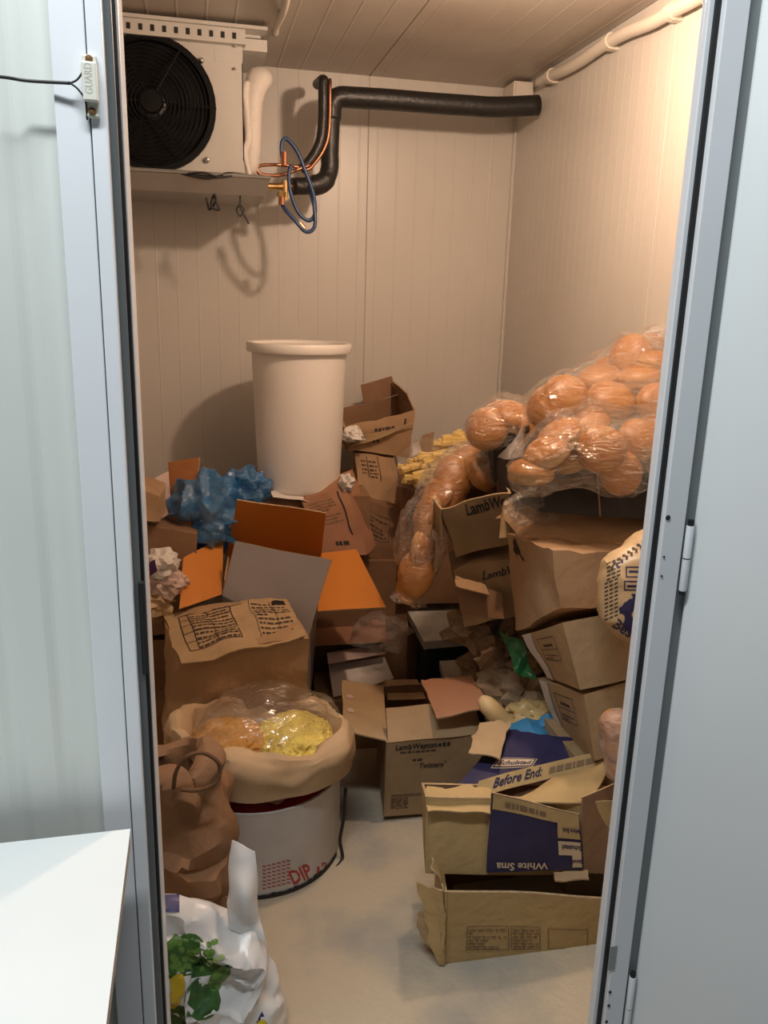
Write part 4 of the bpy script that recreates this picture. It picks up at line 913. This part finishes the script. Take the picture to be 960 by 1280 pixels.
# ================================================================ left: orange-lined box
FTL, FTR = at(278, 744, 2.52), at(384, 800, 2.36)
dz = V(0, 0, -.26)
og = Carton('open box with orange lining and grey outside, flaps spread', [FTL+dz, FTR+dz, FTR, FTL], V(.03, .28, 0), at(284, 692, 2.78)-FTL, GREYC, ORANGE, amp=.003, seed=61, open_top=True, DT2=at(402, 694, 2.70)-FTR, DB2=V(.06, .30, 0))
def oflap(q, a, b, seed, lab=None, **k):
    sheet_part(og.t, 'flap', Sheet(q, amp=.004, freq=6, seed=seed, **k), a, b, CORR, 10, 8, .005, label=lab)
oflap([(278, 744, 2.515), (384, 801, 2.355), (415, 700, 2.38), (294, 676, 2.56)], GREYC, ORANGE, 62, 'grey front flap standing upright', cr=.003, cfreq=5)
oflap([(283, 693, 2.775), (402, 694, 2.695), (408, 641, 2.60), (297, 624, 2.66)], ORANGE, GREYC, 63, 'orange back flap standing upright')
oflap([(223, 762, 2.44), (277, 743, 2.52), (279, 672, 2.76), (230, 697, 2.62)], ORANGE, GREYC, 64, 'orange side flap')
oflap([(397, 764, 2.39), (482, 759, 2.36), (446, 688, 2.66), (402, 692, 2.69)], ORANGE, GREYC, 65, 'bright orange side flap folded flat')
z4 = (FTL+dz).z
s4 = Carton('dark brown carton on the floor under the orange-lined box', [V(.04, 2.50, 0), V(.34, 2.46, 0), V(.34, 2.46, z4-.09), V(.04, 2.50, z4-.09)], V(.0, .28, 0), m=BROWN, amp=.003, seed=58)
# printed torn carton in front of it
a_, b_ = (228, 828, 2.20), (384, 796, 2.16)
pb = Carton('brown carton with a printed table on its torn sagging lid', [(205, 915, 2.20), (386, 880, 2.16), b_, a_], V(.0, .28, 0), D(a_, (203, 770, 2.48)), KRAFT, amp=.014, seed=66, DT2=D(b_, (356, 746, 2.44)), cr=.012)
LID = Sheet([(226, 829, 2.185), (384, 794, 2.15), (358, 744, 2.44), (203, 768, 2.48)], amp=.014, freq=7, seed=67, cr=.008, cfreq=7, bulge=.015, tear=.006)
o = sheet_part(pb.t, 'lid', LID, KRAFT2, KRAFT, CORR, 16, 12)
W, H = LID.W, LID.H
art = Ink().bar(W*.12, H*.86, W*.62, H*.875)
for v in (.16, .30, .44, .58, .72, .86): art.bar(W*.10, H*v, W*.52, H*v+.0025)
for u in (.10, .18, .34, .52): art.bar(W*u, H*.16, W*u+.003, H*.86)
art.rows(W*.19, H*.18, W*.51, H*.84, 10, 13).rows(W*.70, H*.20, W*.97, H*.90, 9, 14).bar(W*.68, H*.10, W*.684, H*.96).bar(W*.86, H*.10, W*.864, H*.92)
art.on(o, 'print', LID, W, H, INKB, .0035)
Ink().rows(W*.40, H*.90, W*.66, H*.95, 1, 3, .9).on(o, 'print', LID, W, H, INK, .0035)
part(o, 'torn_hole', MB().grid(lambda u, v: LID(.88+.09*u, .82+.09*v+.03*math.sin(u*4), .004), 4, 3), BLACKC)
z5 = pb.raw(.5, .5, 0).z
s7 = Carton('dark carton on the floor under the printed torn carton', [V(-.16, 2.32, 0), V(.28, 2.32, 0), V(.28, 2.32, min(pb.raw(1, 0, 0).z, pb.raw(0, 0, 0).z)-.01), V(-.16, 2.32, min(pb.raw(1, 0, 0).z, pb.raw(0, 0, 0).z)-.01)], V(.0, .16, 0), m=BROWN, amp=.002, seed=59)
# far left cartons
lb_ = Carton('dark brown carton at the left edge below the blue bag', [(130, 800, 2.66), (240, 790, 2.62), (246, 668, 2.66), (130, 648, 2.70)], V(.0, .34, 0), m=BROWN, amp=.006, seed=71)
sheet_part(lb_.t, 'raised_flap', Sheet([(213, 665, 2.78), (238, 664, 2.74), (251, 573, 2.84), (213, 579, 2.90)], amp=.005, seed=72, curl=.01), card('orange_brown_card', (.46, .19, .07)), BROWN, CORR)
sheet_part(lb_.t, 'raised_flap', Sheet([(204, 648, 2.76), (214, 640, 2.80), (210, 590, 2.86), (184, 602, 2.80)], amp=.006, seed=73), PINKB, BROWN, CORR)
lc_ = Carton('small curled brown carton at the left edge behind the frame', [(150, 652, 2.60), (203, 650, 2.60), (202, 622, 2.62), (150, 604, 2.62)], V(.0, .2, 0), m=KRAFT, amp=.008, seed=74, cr=.01)
lb2 = Carton('dark brown carton on the floor in the left corner', [V(-.40, 2.66, 0), V(.0, 2.64, 0), V(.0, 2.64, lb_.raw(.5, .5, 0).z-.02), V(-.40, 2.66, lb_.raw(.5, .5, 0).z-.02)], V(0, .36, 0), m=BROWN, amp=.003, seed=75)
solo('blue_bag', blob(at(262, 640, 2.80), (.125, .11, .125), 3, .2, 1.2, .55, 1.5, 5, sgn=1), BLUEF, 'larger knotted blue plastic bag on the left pile', 'bag', smooth=60)
solo('bag_contents', blob(at(264, 648, 2.80), (.085, .075, .085), 6, .4, 1.6, .30, 1.8, 4), PINKB, 'pale rubbish showing through the larger blue bag', 'rubbish', smooth=60)
solo('blue_bag', blob(at(306, 617, 2.84), (.080, .07, .085), 11, .2, 1.2, .6, 1.4, 5, sgn=1), BLUEF, 'smaller crumpled blue plastic bag next to the bin', 'bag', smooth=60)
for i, (x, y, r, m_, lab) in enumerate(((200, 705, (.055, .05, .045), WPAPER, 'upper crumpled white wrapper at the left frame'), (212, 728, (.06, .05, .04), PINKB, 'middle crumpled pinkish wrapper at the left frame'), (196, 752, (.05, .05, .045), PAPER, 'lower crumpled tan wrapper at the left frame'))):
    solo('wrapper', blob(at(x, y, 2.50), r, 20+i, .4, 2, .5, 2.2, 3, sgn=-.8), m_, lab, 'wrapper', smooth=15)
sheet_thing('purple_label', 'dark purple label on the crumpled wrapper at the left frame', 'label', Sheet([(186, 722, 2.44), (197, 714, 2.44), (193, 698, 2.44), (186, 702, 2.44)], amp=.006, freq=20, seed=3), mat('purple_print', (.07, .02, .09), .4), th=.001)

# ================================================================ left front: tub, paper bags, vegetable bag
TC = V(.132, 2.075, 0); TR, TH = .236, .262
tub = thing('tub', 'round dirty white tub with red lid under the kraft bag', 'tub', TC)
tw = part(tub, 'body', MB().lathe([(TR*.985, .002), (TR*1.0, .02), (TR*1.0, TH-.012), (TR*1.015, TH), (TR*.985, TH), (TR*.975, .02), (.001, .02)], 56, TC), TUBW, smooth=40)
part(tub, 'lid', MB().lathe([(TR*.97, TH-.016), (TR*.972, TH-.006), (TR*.90, TH-.012), (.001, TH-.012)], 48, TC), RED, smooth=40)
mb = MB()
def soot(u, v):
    a = R(-150+125*u); k = TR*1.004; hgt = .012+.016*abs(noise.noise(V(u*24, 1, 0))) 
    return TC+V(k*math.cos(a), k*math.sin(a), hgt*v+.001)
part(tub, 'grime', mb.grid(soot, 80, 1), mat('black_grime', (.025, .02, .018), .8))
a_ = PxArt(); pxtext(a_, 'DIP', 366, 1106, 18, 28, -24); a_.bar(396, 1083, 399, 1092, 4).bar(402, 1078, 408, 1083, 4); a_.lay(tw, tub, 'lettering', INKR)
a_ = PxArt()
for i in range(7):
    y = 1082+i*4.6
    for j in range(6): a_.bar(328+j*6, y-(j*1.4), 328+j*6+4.6, y-(j*1.4)+1.4, 3)
a_.lay(tw, tub, 'small_print', INKR)
solo('black_strap', MB().tube(smoothpath([at(432, 985, 1.99), at(430, 1020, 1.985), at(425, 1050, 1.97), at(428, 1072, 1.96), at(420, 1085, 1.93)], 5), .005, 6), CABLE, 'thin black strap hanging down the side of the tub', 'strap', smooth=180)
# kraft bag with cuff, standing on the tub
KB = V(.137, 2.02, 0)
def sq(th, n=2.6): c_, s_ = math.cos(th), math.sin(th); return (abs(c_)**n+abs(s_)**n)**(-1/n)
kp = [(.256, TH+.042), (.262, TH+.07), (.264, TH+.10), (.256, TH+.145), (.240, TH+.165), (.218, TH+.170), (.208, TH+.155), (.20, TH+.12), (.19, TH+.06), (.18, TH+.01)]
def ksurf(u, v, seed=81):
    f = v*(len(kp)-1); i = min(int(f), len(kp)-2); t = f-i; r = kp[i][0]*(1-t)+kp[i+1][0]*t; z = kp[i][1]*(1-t)+kp[i+1][1]*t
    th = 2*math.pi*u; k = sq(th)*.94; p = KB+V(r*k*math.cos(th)*1.02, r*k*math.sin(th)*.78, z)
    p.z += (.035*math.cos(th-.4)*-1+.02*math.sin(th*2+1))*max(0, min(1, v*3)-.35)
    return p+nz(p, .016, 7, seed)+crease(p, .022, 8, seed)*min(1, v*4)
kb = thing('kraft_paper_bag', 'pale kraft paper bag with rolled rim standing on the tub', 'paper bag', KB+V(0, 0, TH))
part(kb, 'bag', MB().grid(ksurf, 80, 36), PAPER, weld=True, smooth=30)
solo('yellow_food', blob(KB+V(.085, -.03, TH+.10), (.115, .13, .07), 4, .12, 2, .16, 5, 5), YEL, 'yellow frozen food in the right half of the kraft bag', 'frozen food', smooth=60)
solo('orange_food', blob(KB+V(-.085, -.03, TH+.095), (.125, .13, .07), 5, .12, 2, .16, 5, 5), ORF, 'orange frozen food in the left half of the kraft bag', 'frozen food', smooth=60)
solo('clear_bag', blob(KB+V(.01, .02, TH+.125), (.195, .155, .110), 12, .2, 2, .14, 2.2, 5), film('clear_bulging_film', gloss=.20, bscale=14, body=.03, bodycol=(.75, .68, .58)), 'clear plastic bag bulging out of the kraft paper bag', 'bag', smooth=60)
# brown kraft bag in front on the left
kb2 = thing('brown_paper_bag', 'dark brown kraft bag with a dark shadow loop beside the tub', 'paper bag', V(-.06, 1.70, 0))
kc = V(-.085, 1.70, 0); hp2 = [(.02, 0), (.135, .004), (.150, .06), (.150, .2), (.148, .34), (.135, .44), (.12, .51), (.105, .545), (.09, .55), (.08, .54), (.08, .40)]
def k2(u, v):
    f = v*(len(hp2)-1); i = min(int(f), len(hp2)-2); t = f-i; r = hp2[i][0]*(1-t)+hp2[i+1][0]*t; z = hp2[i][1]*(1-t)+hp2[i+1][1]*t
    th = 2*math.pi*u; k = sq(th, 3.4)*.95; p = kc+V(r*k*math.cos(th), r*k*math.sin(th)*.85, z)
    q = p+nz(p, .022, 6, 91)+crease(p, .045, 7, 91); q.z = max(q.z, .001); return q
o = part(kb2, 'bag', MB().grid(k2, 60, 44), PAPERD, weld=True, smooth=25)
hl = smoothpath([at(217, 985, 1.565), at(220, 965, 1.55), at(232, 947, 1.545), at(252, 941, 1.55), at(270, 950, 1.555), at(275, 962, 1.56), at(268, 980, 1.555), at(245, 988, 1.55), at(226, 987, 1.556)], 6)
part(kb2, 'handle_shadow', MB().tube(hl, .0045, 8), card('handle_shadow_brown', (.17, .09, .045)), smooth=180)  # dark brown loop stands in for the flat shadow ring on the bag
# white vegetable bag
VYY = 1.43
vo = [(195, 1112), (225, 1114), (255, 1125), (284, 1140), (305, 1146), (322, 1140), (328, 1150), (330, 1168), (338, 1195), (349, 1215), (352, 1250), (356, 1285), (350, 1300), (250, 1306), (185, 1306), (185, 1200)]
vc = at(255, 1225, VYY)
def vfn(u, v):
    n = len(vo); f = u*n; i = int(f) % n; t = f-int(f); e = at(*vo[i], VYY).lerp(at(*vo[(i+1) % n], VYY), t)
    rr = math.sin(math.pi*v); z = math.cos(math.pi*v); p = vc.lerp(e, max(rr, .0001)**.75)
    h_ = max(0, min(1, (p.z-.30)/.12)); p.y -= .085*z*(1-h_*.75)
    q = p+nz(p, .010, 9, 95)*min(1, rr*2+.3)+(crease(p, .040, 7, 96)+crease(p, .016, 17, 97))*(abs(z)*.8+.2); q.z = max(q.z, .001); return q
vb = thing('vegetable_bag', 'white plastic bag printed with green vegetables at the front left', 'bag', V(vc.x, VYY, 0))
vm = part(vb, 'bag', MB().grid(vfn, 90, 40), BAGW, weld=True, smooth=30)
sheet_part(vb, 'bag_neck', Sheet([(284, 1160, 1.40), (329, 1176, 1.40), (319, 1061, 1.44), (288, 1052, 1.45)], amp=.008, freq=12, seed=9, bulge=.028, cr=.008, cfreq=14), BAGW, nu=14, nv=18, th=.003, smooth=60)
def lay(art, name, m, off): art.lay(vm, vb, name, m, off)
a_ = PxArt()
for x, y, r in ((222, 1185, 18), (238, 1178, 15), (230, 1200, 18), (250, 1200, 16), (215, 1205, 14), (262, 1207, 13)): a_.blob(x, y, r, r*.85, seed=x)
lay(a_, 'broccoli_print', VG1, .0012)
a_ = PxArt(); rnd = random.Random(8)
for i in range(34): a_.blob(rnd.uniform(212, 268), rnd.uniform(1168, 1212), 4.2, 4, 8, 1, seed=i)
lay(a_, 'pea_print', VG2, .0020)
a_ = PxArt().blob(262, 1203, 4, 4).blob(270, 1199, 4, 4).blob(277, 1196, 3.4, 3.4); lay(a_, 'pea_print', VG3, .0026)
a_ = PxArt().blob(248, 1214, 40, 7, 14, 2, -8).blob(252, 1250, 22, 26, 14, 3).blob(218, 1270, 20, 14); lay(a_, 'leaf_print', VG1, .0016)
a_ = PxArt().blob(276, 1218, 14, 9, 12, 2, -40).blob(268, 1228, 8, 12); lay(a_, 'stalk_print', VG2, .0022)
a_ = PxArt().blob(222, 1232, 10, 16, seed=3).blob(217, 1250, 9, 9, seed=5); lay(a_, 'pepper_print', VY, .0022)
a_ = PxArt().bar(205, 1110, 224, 1140, 4); lay(a_, 'navy_print', VBL, .0016)
a_ = PxArt().poly([(316, 1285), (327, 1264), (338, 1285)]); lay(a_, 'badge_print', VBL, .0016)
a_ = PxArt().blob(327, 1280, 7, 6); lay(a_, 'badge_print', VY, .0022)

# ================================================================ floor in the middle: boards, trays, paper, bread
fb = Carton('low brown carton on the floor behind the open carton', [V(.36, 2.54, 0), V(.64, 2.52, 0), V(.64, 2.52, .19), V(.36, 2.54, .19)], V(.03, .24, 0), m=KRAFT3, amp=.004, seed=101)
def fsheet(name, label, cat, px, z, m, back=None, seed=1, amp=.004, th=.003, **k):
    zs = z if isinstance(z, (list, tuple)) else [z]*4
    sheet_thing(name, label, cat, Sheet([atz(x, y, q) for (x, y), q in zip(px, zs)], amp=amp, seed=seed, **k), m, back or m, CORR, th=th)
fsheet('brown_board', 'loose brown board under clear film by the orange flap', 'cardboard', [(388, 808), (484, 802), (480, 766), (396, 770)], .345, REDB, seed=3)
fsheet('pink_board', 'narrow pale pink board bent across the white sheet', 'cardboard', [(410, 830), (482, 818), (478, 806), (408, 816)], [.285, .285, .31, .31], PINKB, seed=4, th=.006)
fsheet('white_board', 'white board sheet lying on the floor carton', 'cardboard', [(416, 872), (492, 848), (480, 822), (410, 830)], [.20, .20, .255, .255], WBOARD, seed=5)
fsheet('grey_sheet', 'grey plastic sheet lying beside the kraft bag', 'plastic', [(405, 905), (440, 905), (414, 835), (380, 835)], .07, mat('grey_sheet_plastic', (.30, .29, .28), .4), seed=6)
solo('clear_wrap', blob(atz(475, 790, .36), (.10, .09, .06), 33, .5, 2, .3, 2, 5), CLEAR2, 'loose clear film heaped beside the brown board', 'film', smooth=60)
fx = Carton('white polystyrene lid with dirty top on a dark crate', [(530, 812, 2.64), (597, 806, 2.62), (597, 797, 2.62), (530, 802, 2.64)], D((530, 802, 2.64), (501, 748, 2.96)), m=FOAM, amp=.002, seed=102, name='polystyrene_lid', cat='lid', DT2=D((597, 797, 2.62), (566, 747, 2.94)), DB2=D((597, 797, 2.62), (566, 747, 2.94)))
zf = at(563, 809, 2.64).z
fy = Carton('dark blue-grey crate under the polystyrene lid', [V(at(533, 815, 2.68).x, 2.68, 0), V(at(592, 815, 2.67).x, 2.67, 0), V(at(592, 815, 2.67).x, 2.67, zf-.01), V(at(533, 815, 2.68).x, 2.68, zf-.01)], V(.02, .25, 0), m=DARKC, amp=.001, seed=103, name='crate', cat='crate')
fz = Carton('small white polystyrene slab in front of the dark crate', [(557, 862, 2.46), (618, 858, 2.45), (618, 846, 2.45), (557, 850, 2.46)], D((557, 850, 2.46), (549, 826, 2.60)), m=FOAM, amp=.001, seed=104, name='polystyrene_slab', cat='slab')
zf2 = at(590, 860, 2.46).z
Carton('low dark crate carrying the small polystyrene slab', [V(at(560, 860, 2.48).x, 2.48, 0), V(at(616, 860, 2.48).x, 2.48, 0), V(at(616, 860, 2.48).x, 2.48, zf2-.012), V(at(560, 860, 2.48).x, 2.48, zf2-.012)], V(.0, .10, 0), m=DARKC, amp=.001, seed=105, name='crate', cat='crate')
CG = 'crumpled packing papers in the right heap'
for i, (x, y, Y, r, lab) in enumerate(((598, 785, 2.30, .085, 'crumpled brown paper under the torn carton end'), (622, 812, 2.24, .08, 'crumpled brown paper beside the green bag'), (606, 838, 2.32, .075, 'crumpled brown paper next to the small white slab'),
        (634, 862, 2.14, .085, 'crumpled brown paper in the middle of the paper heap'), (662, 884, 2.06, .08, 'crumpled brown paper against the lowest labelled carton'), (592, 858, 2.34, .05, 'small crumpled paper by the open carton flap'), (655, 835, 2.16, .06, 'crumpled brown paper below the green bag'), (680, 905, 2.0, .06, 'small crumpled paper over the blue sheet'), (640, 790, 2.26, .07, 'crumpled brown paper behind the green bag'))):
    solo('crumpled_paper', blob(at(x, y, Y), (r*1.15, r*.9, r*.8), 40+i, .5, 1.6, .55, 2.0, 3, rot=i*50, sgn=-.8), CRUMP, lab, 'paper', CG, smooth=12)
sheet_thing('green_bag', 'dark green printed bag squeezed beside the labelled carton', 'bag', Sheet([(640, 838, 2.02), (672, 852, 1.98), (650, 800, 2.05), (624, 782, 2.12)], amp=.02, freq=12, seed=7, cr=.015, cfreq=18), GREENP, GREENP, nu=14, nv=14, th=.001)
Carton('brown carton under the heap of crumpled papers', [V(.86, 2.02, 0), V(1.12, 1.98, 0), V(1.12, 1.98, .30), V(.86, 2.02, .30)], V(.02, .2, 0), m=KRAFT3, amp=.003, seed=106)
mb = MB().tube(smoothpath([at(600, 872, 2.02), at(612, 884, 2.0), at(630, 902, 1.98), at(648, 915, 1.97)], 5), [.012, .018, .022, .025, .027, .028, .029, .030, .030, .030, .030, .030, .029, .027, .022, .012], 12)
for v in mb.v: v += nz(v, .006, 18, 3)
solo('bread_stick', mb, mat('pale_bread_crust', (.60, .40, .17), .5, col2=(.66, .48, .25), nscale=14), 'long pale bread stick lying on the open carton edge', 'bread', smooth=180)
solo('food_bag', blob(at(668, 893, 1.99), (.075, .06, .035), 61, .3, 2, .35, 3, 4), mat('yellowish_food_bag', (.56, .42, .20), .35, col2=(.50, .34, .14), nscale=14), 'yellowish bag of food behind the blue plastic sheet', 'bag', smooth=50)
gp, lp = 'pale buns by the door frame', iter(['uppermost pale pink bun in clear film at the right door frame', 'middle pale pink bun in clear film at the right door frame', 'lowest pale pink bun in clear film at the right door frame'])
for q in ((770, 906, 1.50, (-.5, -.8, .3), .62), (775, 932, 1.49, (-.5, -.7, .4), .6), (776, 958, 1.49, (-.4, -.6, .5), .55)):
    o = bun(*q, gp, next(lp))
wrap('clear_bag', 'clear bag of pale buns squeezed against the right door frame', 'bag', BUNP[gp], film('milky_film', gloss=.14, bscale=26, body=.35, bodycol=(.70, .48, .38)), seed=8, pull=.4)
sheet_thing('white_paper', 'small torn white paper at the right edge of the open carton', 'paper', Sheet([(606, 905, 2.06), (622, 912, 2.04), (618, 884, 2.10), (608, 880, 2.12)], amp=.01, freq=18, seed=11, tear=.006), WPAPER, th=.001)

# ================================================================ printed bread bag leaning at the right edge
def pillow(px, Y, dY, seed):
    """closed pillow with the given outline, bulging towards and away from the doorway"""
    cen = sum((at(x, y, Y) for x, y in px), Vector())/len(px); n = len(px)
    def fn(u, v):
        f = u*n; i = int(f) % n; t = f-int(f); e = at(*px[i], Y).lerp(at(*px[(i+1) % n], Y), t)
        rr = math.sin(math.pi*min(max(v, .0), 1)); z = math.cos(math.pi*v)
        p = cen.lerp(e, max(rr, .001)**.7); p.y += dY*z
        return p+nz(p, .008, 15, seed)*min(1, rr*3)+crease(p, .005, 22, seed)*min(1, rr*3)
    return MB().grid(fn, 56, 20)
bb = thing('bread_bag', 'printed bread bag with navy panel leaning by the right door frame', 'bread bag', at(790, 815, 1.57))
bagc = mat('kraft_bread_bag_film', (.56, .38, .20), .35, col2=(.50, .33, .17), nscale=10)
bg = part(bb, 'bag', pillow([(752, 728), (756, 700), (772, 690), (800, 668), (830, 650), (850, 760), (830, 850), (790, 812), (765, 790), (750, 772)], 1.57, .06, 3), bagc, weld=True, smooth=40)
PxArt().blob(800, 770, 26, 30, 8, 4, 20, seed=2).lay(bg, bb, 'navy_panel', NAVY)
PxArt().blob(802, 768, 12, 13, 12, 2).lay(bg, bb, 'bread_picture', BUN_B, .002)
a_ = PxArt(); pxtext(a_, 'Best Before', 764, 782, 13, 92, 34); a_.lay(bg, bb, 'lettering', NAVY)
a_ = PxArt()
for i in range(15):
    y = 704+i*5; x = 759-(i > 4)*3
    for j in range(3): a_.v += [(x+j*6, y-j*2.5), (x+j*6+4.5, y-j*2.5-2), (x+j*6+4.5, y-j*2.5), (x+j*6, y-j*2.5+2)]; n_ = len(a_.v); a_.f.append((n_-4, n_-3, n_-2, n_-1))
a_.lay(bg, bb, 'small_print', INKB)
a_ = PxArt()
for x0, y0, x1, y1 in ((782, 708, 806, 722), (780, 726, 804, 738)):
    a_.bar(x0, y0, x1, y0+1.6, 4).bar(x0, y1-1.6, x1, y1, 4).bar(x0, y0, x0+1.6, y1, 4).bar(x1-1.6, y0, x1, y1, 4).bar(x0+4, y0+5, x1-5, y0+8, 4)
a_.lay(bg, bb, 'label_print', NAVY)
a_ = PxArt()
for i in range(9): a_.bar(766+i*6, 702-i*4.4, 770+i*6, 705-i*4.4, 3).bar(764+i*6, 708-i*4.4, 767+i*6, 713-i*4.4, 3)
a_.lay(bg, bb, 'edge_print', INKB)
